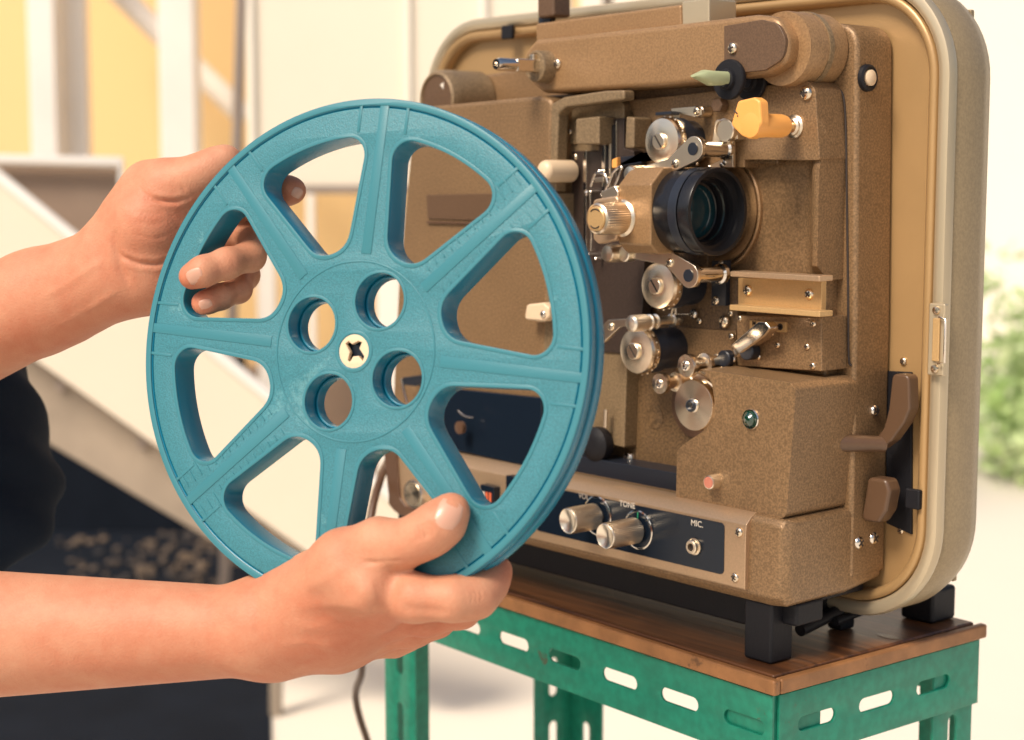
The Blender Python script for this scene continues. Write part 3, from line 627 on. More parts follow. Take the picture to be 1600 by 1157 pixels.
# lower arm (mirror)
a2=link_arm((988,396),(1046,406),.0032,.0038,ya+.001,.0030,'film_shoe_arm'); a2b=link_arm((1042,402),(1076,431),.0044,.0075,ya,.0032,'film_shoe_arm')
c=Py(1076,431,ya); lathe('arm_pivot',c,[(.0062,-.030),(.0062,-.027),(.0048,-.026),(.0048,-.006),(.0055,-.0055),(.0055,-.0035)],M['chrome'],pj,seg=40)
lathe('pivot_cap',c,[(.0038,0),(.0038,.0006),(.0005,.0007)],M['blackm'],a2b,seg=32)
lathe('arm_bush',Py(1076,431,ya+.027),[(.0080,-.004),(.0080,.003),(.0070,.0042),(.005,.0044)],M['steel2'],pj,seg=40)
S(1047,411,ya,6,rot=.9)
lathe('thumb_knob_cap',Py(962,396,ya),[(.0058,-.012),(.0058,.006),(.0048,.0078),(.001,.0083)],M['steel2'],pj,seg=48,knurl=(0,1,24,.0003))
cyl('thumb_knob',Py(988,397,ya+.006),.0048,0,.008,M['knurl'],pj)
# third guide: ribbed knob (995,505) and plate at left
a3=pprism('film_shoe_arm',[(938,512),(950,500),(984,498),(984,508),(968,512),(944,534),(936,538)],-.052,-.049,M['steel2'],pj,bevel=.0004,rad=.001)
S(955,511,-.052,5.5)
c=Py(985,506,-.068); lathe('ribbed_guide',c,[(.0052,-.001),(.0052,-.0125),(.0040,-.0135),(.0040,-.0155),(.0050,-.0160),(.0050,-.0180),(.0036,-.0185),(.0036,-.0210),(.0048,-.0215),(.0048,-.0225),(.0030,-.023),(.0030,-.036),(.0044,-.0365),(.0044,-.040),(.0020,-.041),(.0020,-.045)][::-1],M['knurl'],pj,seg=48,angle=25)
lathe('ribbed_guide_cap',c,[(.0052,-.0125),(.0053,-.0120),(.0053,-.0010),(.0040,.0004),(.001,.0010)],M['knurl'],pj,seg=52,knurl=(1,2,26,.0003))
tube('spring_wire',[Py(1050,491,YM-.012),Py(1076,491,YM-.008)],.0005,M['chrome'],pj); S(1084,491,YM-.002,6.5,m=M['chrome']); S(1093,502,YM-.001,4.5)
tube('tension_spring',spline([Py(*a,YM-.012) for a in ((1042,500),(1048,494),(1052,482),(1055,479),(1056,492))]),.0008,M['steel2'],pj)
# small bracket over top sprocket
pprism('top_bracket',[(1048,170),(1086,167),(1096,172),(1096,180),(1086,183),(1062,178),(1060,188),(1054,189),(1050,178)],YB-.012,YB-.010,M['steel2'],pj,bevel=.0003)
pprism('top_bracket',[(1024,176),(1048,174),(1048,179),(1024,181)],YB-.020,YB-.012,M['blackm'],pj,bevel=.0003)
cyl('bracket_post',Py(1092,175,YB-.009),.0035,-.009,.0,M['steel2'],pj); S(1089,174,YB-.012,5.5)
# square bearing block right of the arm (1134,203)
pprism('bearing_block',[(1117,190),(1120,187),(1150,187),(1152,193),(1152,218),(1112,224)],YB-.008,YB+.001,M['steel2'],pj,bevel=.0008,rad=.001)
lathe('bearing',Py(1133,202,YB-.008),[(.0062,0),(.0062,.0015),(.0052,.0020),(.0048,.0010),(.0034,.0010),(.0032,.0020),(.001,.0021)],M['steel2'],pj,seg=36)
cyl('bearing_roller',Py(1150,205,YB-.002),.0068,0,.010,M['steel2'],pj)
pprism('guide_plate',[(1137,218),(1145,217),(1145,262),(1128,262),(1110,264),(1110,258),(1132,248)],YB-.006,YB-.0035,M['steel2'],pj,bevel=.0003)
for a in ((1088,256),(1108,262),(1128,258),(1132,254)): S(*a,YB-.006,3.6,m=M['chrome'])
# plate under lower pivot
pprism('guide_plate',[(1112,408),(1134,407),(1134,478),(1111,478)],YM-.004,YM+.001,M['blackm'],pj,bevel=.0004)
S(1119,470,YM-.004,6); S(1127,411,YM-.004,3.5)
tube('channel_edge',[Py(960,470,YM-.007),Py(958,700,YM-.007)],.0008,M['bracket'],pj,seg=6)
pprism('sub_plate',[(1056,510),(1090,514),(1150,517),(1150,600),(1056,620)],YM-.0012,YM+.001,M['paint'],pj,bevel=.0003)
# --- black spool with green tip, orange knob --------------------------
ax_=np.array(Py(1178,127,YB))
for nm,yy,rp,prof in (('rubber_disc',-.0295,32,None),('rubber_disc',-.0485,32,None)):
    cc=np.array([ax_[0],yy,ax_[2]]); r=.0118
    lathe(nm,cc,[(r*.5,-.006),(r*.93,-.004),(r,-.0028),(r,-.0008),(r*.96,0),(r*.55,.0002),(r*.5,.0022),(r*.34,.0028)],M['rubber'],pj,seg=56)
cyl('spool_spindle',(ax_[0],-.024,ax_[2]),.0042,-.001,.030,M['blackm'],pj)
cc=np.array([ax_[0],-.0505,ax_[2]+.0006]); V=[];F=[];prf=[(0,.0044,.0040),(.014,.0046,.0044),(.020,.0043,.0036),(.028,.0030,.0010),(.030,.0018,.0006)]
for d_,a_,b_ in prf:
    for k in range(16):
        t=2*math.pi*k/16; V.append(cc+np.array([a_*math.copysign(abs(math.cos(t))**.7,math.cos(t)),-d_*.92,b_*math.copysign(abs(math.sin(t))**.7,math.sin(t))-d_*.03+(.0012 if d_>.019 else 0)]))
for i in range(len(prf)-1):
    for k in range(16): F.append((i*16+k,i*16+(k+1)%16,(i+1)*16+(k+1)%16,(i+1)*16+k))
F+=[tuple(range(16)),tuple(range(64,80))]
mesh('pale_green_tip',V,F,M['pale_green'],pj,angle=50)
oc=np.array(Py(1242,198,YB))
lathe('knob_bush',oc,[(.0068,-.001),(.0068,.0012),(.0055,.0020),(.0052,.0030),(.0040,.0038)],M['steel2'],pj,seg=36)
cyl('knob_shaft',oc,.0024,-.001,.030,M['bracket'],pj)
yq=yto(1242,198,YB,1222)
ok_=lathe('orange_knob',np.array([oc[0],YB,oc[2]]),[(.0050,.0095),(.0062,.0100),(.0068,.0130),(.0068,.026),(.0075,.036),(.0070,.0395),(.004,.0400)],M['orange'],pj,seg=44)
V=[]; yk0=YB-.0395
hd=[(1140,214),(1147,184),(1160,157),(1172,154),(1184,156),(1188,166),(1190,190),(1184,208),(1174,219),(1160,219)]
pprism('orange_lever',[(1141,196),(1152,158),(1178,152),(1187,158),(1189,192),(1183,210),(1170,218),(1158,213)],yk0+.000,yk0+.008,M['orange'],ok_,bevel=.0015,seg=3,rad=.003)
a=Py(1147,173,yk0-.0002); tube('ink_mark',[a,Py(1152,178,yk0-.0002)],.0004,M['slot'],ok_,seg=6); tube('ink_mark',[Py(1152,181,yk0-.0002),Py(1153,182,yk0-.0002)],.0004,M['slot'],ok_,seg=6)
cyl('hex_nut',Py(1131,165,YB),.0046,0,.007,M['paint_dark'],pj,seg=6)
S(1260,146,YB-.0005,9.5,rot=.1)
# --- lens --------------------------------------------------------------
yx=-.052; lc=Py(1122,331,yx); xe=lc[0]; zc=lc[2]; RL=.0262
x0=Py(1010,331,yx-RL)[0]; lt_=xe-x0
lp=[(RL*.90,-lt_-.014),(RL*.94,-lt_-.001),(RL*.97,-lt_+.002),(RL*.97,-lt_*.62),(RL*.985,-lt_*.60),(RL*.985,-lt_*.30),(RL*.90,-lt_*.295),(RL*.90,-lt_*.26),(RL,-lt_*.25),(RL,-.001),(RL*.985,0),(RL*.90,0),(RL*.88,-.006),(RL*.78,-.0062),(RL*.77,-.012),(RL*.68,-.0122),(RL*.67,-.017),(RL*.58,-.018)]
lb=lathe('lens_barrel',(xe,yx,zc),lp,M['lens'],pj,ax=(1,0,0),seg=96,angle=25)
lathe('retaining_ring',(xe,yx,zc),[(RL*.70,-.0119),(RL*.70,-.0112),(RL*.685,-.0108),(RL*.68,-.0122)],M['chrome'],lb,ax=(1,0,0),seg=80,caps=False)
gp=[]; 
for k in range(10): t=k/9; rr_=RL*.60*(1-t)+1e-4; gp.append((rr_,-.0165+.0030*(1-(rr_/(RL*.60))**2)))
lathe('front_element',(xe,yx,zc),gp,M['glass'],lb,ax=(1,0,0),seg=64,angle=80)
for k,(i,d) in enumerate(((.985,.50),(.985,.44),(.985,.38))): lathe('grip_ring',(xe,yx,zc),[(RL*i,-lt_*d),(RL*1.0,-lt_*d+.0004),(RL*1.0,-lt_*d+.0024),(RL*i,-lt_*d+.0028)],M['blackm'],lb,ax=(1,0,0),seg=80,caps=False)
# lens mount housing (octagonal, tan) left of barrel
xm0=Py(964,345,yx-.0265)[0]; xm1=x0+.004; V=[];F=[]
oct_=[(-.0265,-.020),(-.0265,.016),(-.016,.0262),(.020,.0262),(.030,.026),(.030,-.026),(.012,-.026),(-.020,-.0255)]
for x,s in ((xm0,.96),(xm0+.003,1.0),(xm1,1.0)):
    for yy,z_ in oct_: V.append((x,yx+yy*s,zc+z_*s))
n=8
for i in range(2):
    for k in range(n): F.append((i*n+k,i*n+(k+1)%n,(i+1)*n+(k+1)%n,(i+1)*n+k))
F+=[tuple(range(n)),tuple(range(2*n,3*n))]
lm=mesh('lens_mount',V,F,M['paint_fine'],pj,bevel=.0012)
# pressure plate with big knurled focus knob
ypl=yx-.030
pl=pprism('gate_pressure_plate',[(926,312),(962,306),(966,312),(962,376),(934,382),(926,374)],ypl,ypl+.006,M['panel'],pj,bevel=.0015,rad=.003)
fk=Py(952,340,ypl); r=PR(960,340,ypl,26)
kn=lathe('focus_knob',Py(977,341,ypl+.006),[(r*1.12,0),(r*1.12,.003),(r*.98,.0045),(r*.98,.0215),(r*.92,.0235),(r*.80,.0243),(r*.78,.0238),(r*.05,.0238)],M['steel2'],pj,seg=64,knurl=(2,3,44,.00035))
lathe('knob_cap',Py(977,341,ypl+.006)+np.array([0,-.0236,0]),[(r*.74,0),(r*.74,.0010),(r*.66,.0016),(r*.05,.0016)],M['bracket'],kn,seg=48)
q=Py(977,341,ypl+.006)+np.array([0,-.0254,0])
for s in (1,-1):
    tube('focus_arrow',[q+np.array([r*.56*math.cos(t),0,s*r*.56*math.sin(t)]) for t in np.linspace(.9,2.3,12)],.00035,M['slot'],kn,seg=6)
pprism('mount_latch',[(938,300),(960,290),(966,300),(964,314),(940,312)],ypl+.002,ypl+.012,M['steel2'],pj,bevel=.0008)
# --- supply arm at the top ---------------------------------------------
YA=-.044
arm=pprism('reel_arm',[(836,62),(1040,40),(1180,23),(1215,27),(1232,62),(1228,98),(1198,117),(1040,135),(848,146),(822,124),(817,86)],YA,-.004,M['paint_fine'],pj,bevel=.0035,seg=4,rad=[.008,0,.01,.012,.012,.012,.01,0,.012,.012,.008],pseg=5)
pprism('arm_end_plate',[(1131,41),(1190,31),(1216,37),(1228,62),(1224,92),(1196,110),(1160,114),(1131,116)],YA-.0012,YA+.002,M['paint_dark'],arm,bevel=.0004,rad=[0,.006,.010,.010,.010,.008,0,0])
pc=Py(1232,70,YA+.018); lathe('arm_pivot_boss',np.array([Py(1205,75,YA)[0],YA,Py(1205,75,YA)[2]]),[(.0215,-.043),(.0215,-.012),(.0205,-.0100),(.0212,-.0098)],M['paint_fine'],pj,seg=64)
lathe('pivot_groove',np.array([Py(1205,75,YA)[0],YA,Py(1205,75,YA)[2]]),[(.0222,-.030),(.0222,-.026)],M['paint_grey'],pj,seg=64)
c=np.array(Py(853,105,-.0440)); rb=PR(853,105,YA,25)
bs=lathe('spindle_boss',c,[(rb*1.05,-.001),(rb*1.0,.001),(rb*.98,.0085),(rb*.93,.0098),(rb*.84,.0100),(rb*.80,.0092)],M['paint_grey'],pj,seg=56)
lathe('boss_face',c,[(rb*.79,.0085),(rb*.78,.0088),(rb*.05,.0090)],M['blackm'],bs,seg=40)
yt=yto(853,105,YA,775); yt2=yto(853,105,YA,812)
V=[]; hw=.0041
box('spindle',(c[0]-hw,yto(853,105,YA,803),c[2]-hw),(c[0]+hw,YA-.0085,c[2]+hw),M['chrome'],pj,bevel=.0008)
lathe('spindle_tip',(c[0],yto(853,105,YA,803),c[2]),[(.0042,-.0003),(.0042,(yto(853,105,YA,803)-yt)*.85),(.0034,(yto(853,105,YA,803)-yt)),(.0018,(yto(853,105,YA,803)-yt)),(.0015,(yto(853,105,YA,803)-yt)-.002)],M['chrome'],pj,seg=32)
box('spindle_latch',(c[0]-.002,yto(853,105,YA,830),c[2]+.0036),(c[0]+.0020,YA-.0088,c[2]+.0075),M['steel2'],pj,bevel=.0006)
S(871,100,YA-.0003,7,rot=1.0); S(1145,76,YA-.0014,8,rot=.3)
lathe('screw_cup',Py(871,100,YA-.0001),[(.0040,0),(.0038,.0004),(.0030,.0002)],M['paint_fine'],pj,seg=32)
# handle blocks on the top
hb2=pprism('carry_handle_block',[(836,37),(1064,7),(1066,60),(838,82)],-.030,-.005,M['paint_fine'],pj,bevel=.002,seg=3)
pprism('handle_joint',[(1065,3),(1108,-3),(1108,40),(1066,45)],-.030,-.005,M['trim'],pj,bevel=.001)
pprism('handle_strut',[(839,-70),(865,-74),(865,26),(839,29)],-.026,-.010,M['paint_dark'],pj,bevel=.002)
lathe('strut_pin',Py(852,31,-.02),[(.006,-.004),(.006,.001)],M['blackm'],pj,seg=20)
# --- lower right sound head box ---------------------------------------
YL=-.0546
bx=[(1056,786),(1058,704),(1072,692),(1096,676),(1112,655),(1117,628),(1112,598),(1100,580),(1092,577),(1234,598),(1243,610),(1241,650),(1228,812)]
pprism('sound_head_box',bx,YL,.003,M['paint'],pj,bevel=.0042,seg=4,rad=[0,.004,.003,.006,.01,.012,.012,.004,.003,.003,.004,.05,.006],pseg=4)
lathe('drum_well',Py(1088,634,YM-.0015),[(.0205,0),(.0205,.001)],M['bezel'],pj,seg=48)
# side bulge under the case side: box side steps to frame
# jewel lamp
c=Py(1174,655,YL); r=PR(1174,655,YL,16.5)
jb=lathe('jewel_bezel',c,[(r,-.001),(r,.0008),(r*.93,.0015),(r*.86,.0008),(r*.85,0)],M['chrome'],pj,seg=48)
V=[];F=[]
for q,d_,n_,off in ((r*.85,.0004,12,0),(r*.66,.0026,12,.26),(r*.34,.0041,12,0)):
    for k in range(12): t=2*math.pi*k/12+off; V.append(c+np.array([q*math.cos(t),-d_,q*math.sin(t)]))
V.append(c+np.array([0,-.0048,0]))
for i in range(2):
    for k in range(12):
        a_=i*12+k; b_=i*12+(k+1)%12; c2=(i+1)*12+k; d2=(i+1)*12+(k+1)%12; F+=[(a_,b_,d2),(a_,d2,c2)]
F+=[(24+k,24+(k+1)%12,36) for k in range(12)]
mesh('green_jewel',V,F,M['green_jewel'],jb,smooth=False)
c=Py(1120,752,YL); r=PR(1112,752,YL,11.5)
bt=lathe('push_button',c,[(r,-.001),(r,.0062),(r*.93,.0072),(r*.80,.0074)],M['knurl'],pj,seg=60,knurl=(0,1,30,.0002))
lathe('button_face',c,[(r*.79,.0070),(r*.78,.0076),(r*.05,.0077)],M['red_button'],bt,seg=36)
S(983,716,YM-.001,9.5,kind='cross',rot=.9,m=M['chrome'])
lathe('blank_plug',Py(1023,652,YM),[(.0078,-.001),(.0078,.0005),(.0070,.0007)],M['mech'],pj,seg=40)
# black knob at (945,690)
c=Py(962,690,YM); lathe('clutch_knob',c,[(.0040,0),(.0040,.010),(.0105,.012),(.0115,.015),(.0115,.020),(.008,.0225),(.004,.023)],M['rubber'],pj,seg=40)
tube('clutch_rod',[Py(947,640,YM-.018),Py(946,668,YM-.018)],.0016,M['steel2'],pj); S(966,688,YM-.002,4,m=M['chrome'])
pprism('lower_black_cover',[(672,604),(846,622),(846,735),(690,700),(672,690)],-.0535,YM+.001,M['black'],pj,bevel=.001)
pprism('slot_cover',[(852,704),(1058,740),(1060,790),(850,745)],-.040,YM,M['blackm'],pj,bevel=.0006)
# --- base ---------------------------------------------------------------
YF=-.0600
xR=float(Py(1226,860,-.0600)[0])
bz=lambda px,py: Py(px,py,YF)
# base body: side profile extruded along x with soft top and front edges
zt=.0; 
xL=Py(604,740,YF)[0]
zb=Py(1209,949,YF)[2]-.001; ztR=Py(1226,812,YF)[2]-.0008
zlb=-.078
V=[]; prof=[(YF+.004,ztR),(YF,ztR-.004),(YF-.001,-.060),(YF-.001,zb+.006),(YF+.004,zb),(.0,zb),(.031,zb+.004),(.031,ztR-.004),(.020,ztR)]
base=None
n=len(prof); xs=[xL,xL+.003,xR-.012,xR-.0035,xR]; ins=[.004,0,0,.0015,.006]
for x,i_ in zip(xs,ins):
    cy_=sum(p[0] for p in prof)/n; cz_=sum(p[1] for p in prof)/n
    for yy,z_ in prof: V.append((x,yy+(i_ if yy<-.04 else 0),z_+(i_*.5 if z_<cz_ else -i_*.5)))
F=[tuple(range(n)),tuple(range((len(xs)-1)*n,len(xs)*n))]
for i in range(len(xs)-1):
    for k in range(n): F.append((i*n+k,i*n+(k+1)%n,(i+1)*n+(k+1)%n,(i+1)*n+k))
base=mesh('base_body',V,F,M['paint'],pj,bevel=.002,seg=3)
# front trim panel: L shaped folded sheet with rolled top edge
xp0=xL+.0095; xp1=Py(1172,860,YF)[0]; zpt=Py(1172,806,YF)[2]+.0005; zpb=Py(1164,920,YF)[2]
P=[(YF+.012,zpt+.0012),(YF+.006,zpt+.0010),(YF+.001,zpt-.0012),(YF-.0035,zpt-.0055),(YF-.0042,zpt-.010),(YF-.0042,zpb+.001),(YF-.0034,zpb),(YF+.003,zpb)]
V=[];F=[]
for x in (xp0,xp1):
    for yy,z_ in P: V.append((x,yy,z_))
k=len(P); F=[(i,i+1,k+i+1,k+i) for i in range(k-1)]+[tuple(range(k)),tuple(range(2*k-1,k-1,-1)),(k-1,0,k,2*k-1)]
fp=mesh('front_panel',V,F,M['panel'],pj,bevel=.0006,angle=45)
YP=YF-.0042
# brown bezel left end
pprism('left_bezel',[(598,700),(618,700),(624,778),(634,792),(720,815),(720,836),(622,805),(608,790)],YF-.006,YF+.04,M['bezel'],pj,bevel=.0012,rad=[0,0,.004,.004,0,0,.006,.006])
# black inset
xk0=Py(838,800,YP)[0]; xk1=Py(1132,850,YP)[0]; zk1=Py(1130,818,YP)[2]; zk0=Py(1132,899,YP)[2]
ins_=prism('black_inset_panel',[(xk0,zk0),(xk1,zk0),(xk1,zk1),(xk0,zk1)],YP-.0004,YP+.002,M['black'],fp,bevel=.00015,rad=.0035)
YI=YP-.0006
for nm,s,pos,m_ in (('volume_lettering','VOL',(912,776),M['dim_white']),('tone_lettering','TONE',(980,789),M['white']),('microphone_lettering','MIC.',(1089,819),M['white'])):
    text(nm,s,Py(*pos,YI),.0052,m_,ins_)
def ctrl(px,py,pxc):
    c=Py(px,py,YI); r=PR(px,py,YI,20.5); yy=yto(px,py,YI,pxc); L_=YI-yy
    lathe('dial_ring',c,[(r*1.52,0),(r*1.52,.0006),(r*1.44,.0009),(r*1.40,.0004)],M['chrome'],ins_,seg=64)
    lathe('dial_skirt',c,[(r*1.38,0),(r*1.36,.0008),(r*.9,.0010)],M['black'],ins_,seg=64)
    kn=lathe('control_knob',c,[(r*.62,0),(r*.62,.003),(r*1.0,.0035),(r*1.0,L_-.0012),(r*.95,L_-.0003),(r*.90,L_),(r*.84,L_-.0004),(r*.12,L_-.0018)],M['knurl'],pj,seg=80,knurl=(2,3,46,.0003),angle=28)
    return c,r
ctrl(934,806,887); c,r=ctrl(998,828,945)
box('green_index_mark',(c[0]-.0004,YI-.0011,c[2]+r*.8),(c[0]+.0004,YI-.0008,c[2]+r*1.36),M['green_print'],ins_,bevel=0)
c=Py(1086,854,YI); lathe('microphone_socket',c,[(.0052,0),(.0052,.0010),(.0042,.0012),(.0042,.0036),(.0036,.0040),(.0024,.0040),(.0022,.001)],M['steel2'],ins_,seg=40); lathe('socket_hole',c,[(.0022,.0020),(.0005,.0021)],M['slot'],ins_,seg=20)
S(1155,832,YP,6.5,rot=.5); S(1149,903,YP,6.5,rot=1.1)
# left big knob
c=Py(662,770,YP); r=PR(640,765,YP,22)
kn=lathe('function_knob',c,[(r*1.02,0),(r*1.02,.0095),(r*.97,.0102)],M['knurl'],pj,seg=80,knurl=(0,1,48,.0003))
lathe('knob_groove',c,[(r*.97,.0100),(r*.92,.0106),(r*.86,.0098)],M['blackm'],kn,seg=60); lathe('knob_face',c,[(r*.85,.0094),(r*.84,.0106),(r*.05,.0108)],M['steel'],kn,seg=60)
# rocker switch with striped marks
sw=pprism('rocker_switch',[(750,757),(771,762),(771,792),(750,787)],YP-.006,YP+.001,M['black'],pj,bevel=.0006)
for i,(x,mm) in enumerate(((755,'white'),(760,'orange_print'),(765.5,'orange_print'))): pprism('switch_mark',[(x-1.6,768+i),(x+1.4,769+i),(x+1.4,784+i),(x-1.6,783+i)],YP-.0066,YP-.0055,M[mm],sw,bevel=0)
pprism('rocker_switch',[(790,743),(812,748),(812,772),(790,767)],YP-.006,YP+.001,M['black'],pj,bevel=.0006)
# small motor parts seen through the reel
lathe('lamp_vent_cap',Py(722,668,-.061),[(.0045,0),(.0045,.003),(.001,.0035)],M['bezel'],pj,seg=24)
tube('spring_wire',spline([Py(*a,-.066) for a in ((716,642),(726,650),(740,653))]),.0006,M['chrome'],pj)
# bracket seen through the lower right hub hole
q=[Py(*a,yl-.012) for a in ((627,600),(632,590),(655,588))]
tube('latch_hook',[Py(628,592,yl-.012),Py(630,606,yl-.012),Py(636,630,yl-.012)],.0011,M['chrome'],pj)
pprism('latch_hook_plate',[(629,590),(660,586),(660,600),(648,604),(630,602)],yl-.016,yl+.002,M['blackm'],pj,bevel=.0006)
# --- base side: screws, latch lever on the right ----------------------
for a in ((1341,848),(1364,841)): 
    p=Pxx(*a,xR); screw(0,0,0,.0040,pj,ax=(1,0,0),pos=p,rot=.6,m=M['chrome'])
p=Pxx(1366,642,.0425); screw(0,0,0,.0036,pj,ax=(1,0,0),pos=p,rot=.2,m=M['chrome'])
# dark well between housing and case + brown latch lever
pprism('side_well',[(1384,580),(1424,582),(1424,836),(1384,818)],.0335,.036,M['rubber'],pj,bevel=.0006)
Lp=[(1394,584),(1420,587),(1421,640),(1412,662),(1392,690),(1372,705),(1360,700),(1366,688),(1380,670),(1388,640)]
lvx=pprism('case_latch_lever',Lp,.014,.024,M['latch_brown'],pj,bevel=.0022,seg=4,rad=.004)
lathe('lever_handle',Py(1372,694,.014),[(.0050,-.004),(.0048,.004),(.0052,.012),(.0056,.030),(.0046,.032),(.001,.0325)],M['latch_brown'],lvx,seg=32,ax=(-.55,-.83,.05))
pprism('case_latch_lever',[(1355,746),(1384,750),(1390,768),(1384,800),(1372,818),(1344,814),(1350,780)],.010,.022,M['latch_brown'],pj,bevel=.0022,seg=4,rad=.004)
# --- feet ----------------------------------------------------------------
def foot(px,py,y,w_,d_,ztop):
    c=Py(px,py,y); return box('rubber_foot',(c[0]-w_/2,y,-.1198),(c[0]+w_/2,y+d_,ztop),M['rubber'],pj,bevel=.002,seg=3)
foot(1183,1010,-.055,.0215,.020,zb+.001); foot(640,850,-.052,.03,.03,zb+.001)
c=Py(1245,975,-.04); box('foot_bracket',(c[0]-.016,-.045,zb-.013),(c[0]+.004,-.02,zb+.001),M['rubber'],pj,bevel=.002)
c=Pz(1303,985,-.12); box('rubber_foot',(c[0]-.006,c[1],-.1198),(c[0]+.006,c[1]+.014,-.1085),M['rubber'],pj,bevel=.002)
c=Pz(1434,972,-.12); box('rubber_foot',(c[0]-.014,c[1],-.1198),(c[0]+.011,c[1]+.026,-.0975),M['rubber'],pj,bevel=.0025,seg=3)
tube('foot_bar',[Pz(1305,972,-.109),Pz(1360,950,-.107),Pz(1432,936,-.103)],.0026,M['rubber'],pj,seg=12)
tube('foot_bar',[Pz(1250,985,-.110),Pz(1310,955,-.105)],.004,M['rubber'],pj,seg=12)
box('foot_plate',(-.03,-.03,zb-.004),(xR-.01,.028,zb+.0005),M['rubber'],pj,bevel=.001)
box('underside_shade_block',(-.335,-.036,-.1070),(.006,.032,zb+.0008),M['rubber'],pj,bevel=.002)  # dark filler standing in for the shadow between base and tabletop
# power cable leaning at the left
tube('power_cable',spline([Py(608,716,-.03),Py(596,745,-.06),Py(583,790,-.08),Py(574,850,-.09),Py(570,905,-.08),Py(566,1040,-.03),Py(575,1160,.02),np.array([-.42,.12,-.6]),np.array([-.45,.16,-.855]),np.array([-.60,.30,-.857])]),.0030,M['bezel'],pj,seg=12)

# ================================================================== REEL
RC=D(552,549,.8456); _a,_b=.4364,.0665
RN=-FW*math.cos(_a)*math.cos(_b)-RT*math.sin(_a)*math.cos(_b)+UP*math.sin(_b)
RU=np.cross(UP,RN); RU/=np.linalg.norm(RU); RV=np.cross(RN,RU)
RP_=lambda px,py,o=0.: (lambda r: CAM+r*(((RC+RN*o-CAM)@RN)/(r@RN)))(ray(px,py))
def RL_(x,y,z=0.): return RC+RU*x+RV*y+RN*z
RR=.1300; TH=.0182
reel=thing('film_reel','teal plastic film reel with eight spokes, held up by two hands','film reel',RC)
SP0=-6.1
def arc(r,a0,a1,n): return [(r*math.cos(R_(a0+(a1-a0)*k/n)),r*math.sin(R_(a0+(a1-a0)*k/n))) for k in range(n+1)]
def window(mid,grow=0.0):
    """rounded window between two spokes; grow>0 = bigger outline"""
    ro=.1106+grow; hw0,hw1=.0113-grow,.0079-grow       # spoke half widths at r=.060 and r=.105
    L=[]
    def edge(r,s):
        h=hw0+(hw1-hw0)*(r-.060)/.045; a=22.5-math.degrees(math.asin(min(.99,h/r))); return (r,s*a)
    ri=.0532-grow; pts=[]
    # corners: inner-right, outer-right, (arc), outer-left, inner-left
    er=lambda r,s:(lambda q:(q[0]*math.cos(R_(mid+q[1])),q[0]*math.sin(R_(mid+q[1]))))(edge(r,s))
    o1=edge(ro,1); o0=edge(ro,-1)
    rho=.0098+grow; out=[]; half=[]
    A=np.array([edge(ri,-1)[0]*math.cos(R_(edge(ri,-1)[1])),ri*math.sin(R_(edge(ri,-1)[1]))]); B=np.array([ro*math.cos(R_(o0[1])),ro*math.sin(R_(o0[1]))])
    t=(B-A)/np.linalg.norm(B-A); nn_=np.array([-t[1],t[0]])          # normal towards the window middle
    lo,hi=0.,24.                                                     # angle (below the middle) of the corner circle centre
    for _ in range(40):
        m_=(lo+hi)/2; c_=np.array([(ro-rho)*math.cos(R_(-m_)),(ro-rho)*math.sin(R_(-m_))])
        if (c_-A)@nn_>rho: lo=m_
        else: hi=m_
    c_=np.array([(ro-rho)*math.cos(R_(-lo)),(ro-rho)*math.sin(R_(-lo))]); a0=math.atan2(-nn_[1],-nn_[0]); a1=math.atan2(c_[1],c_[0])
    corner=[tuple(c_+rho*np.array([math.cos(a0+(a1-a0)*k/10),math.sin(a0+(a1-a0)*k/10)])) for k in range(11)]
    arc_=[(ro*math.cos(a1*(1-k/9)),ro*math.sin(a1*(1-k/9))) for k in range(1,10)]
    low=corner+arc_; up_=[(x,-y) for x,y in low[:-1]][::-1]
    q=A; q2=np.array([A[0],-A[1]]); q0=q-t*.001
    inner=rpoly([low[0],low[0],(float(A[0]),float(-A[1])),(float(A[0]),float(A[1]))][1:]+[low[0]] if False else [corner[0],up_[-1],(float(A[0]),float(-A[1])),(float(A[0]),float(A[1]))],[0,0,.0165+grow,.0165+grow],10)[2:]
    P=low+up_+inner
    cm,sm=math.cos(R_(mid)),math.sin(R_(mid))
    return [(x*cm-y*sm,x*sm+y*cm) for x,y in P]
mids=[SP0+22.5+45*k for k in range(8)]
holes=[SP0+67.5+90*k for k in range(4)]
def circ(cx_,cy_,r,n=40): return [(cx_+r*math.cos(2*math.pi*k/n),cy_+r*math.sin(2*math.pi*k/n)) for k in range(n)]
def hc(a,r=.0292): return (r*math.cos(R_(a)),r*math.sin(R_(a)))
def plate(name,R0,z0,z1,hr,wg,m,bev=.0008):
    spl=[circ(0,0,R0,160)]+[window(a,wg) for a in mids]+[circ(*hc(a),hr,44) for a in holes]+[circ(0,0,.0080,32)]
    return curve2d(name,spl,(z1-z0)/2,bev,lambda x,y,z:RL_(x,y,z+(z0+z1)/2),m,reel,origin=RC)
# front flange (grained), core web and rear flange
core=plate('reel_core',.1254,-TH,-.0006,.0140,0,M['reel_grain'],.0010)
core.data.materials.append(M['reel']); _n=Vector(RN)
for p_ in core.data.polygons:
    if abs(p_.normal.dot(_n))<.75: p_.material_index=1
def ring(name,r0,r1,z0,z1,m,bev):
    return curve2d(name,[circ(0,0,r1,180),circ(0,0,r0,180)],(z1-z0)/2,bev,lambda x,y,z:RL_(x,y,z+(z0+z1)/2),m,reel,origin=RC)
ring('front_rim',.1255,RR,-.0078,-.0006,M['reel'],.0010)
ring('rear_rim',.1255,RR+.0003,-TH,-.0098,M['reel'],.0012)
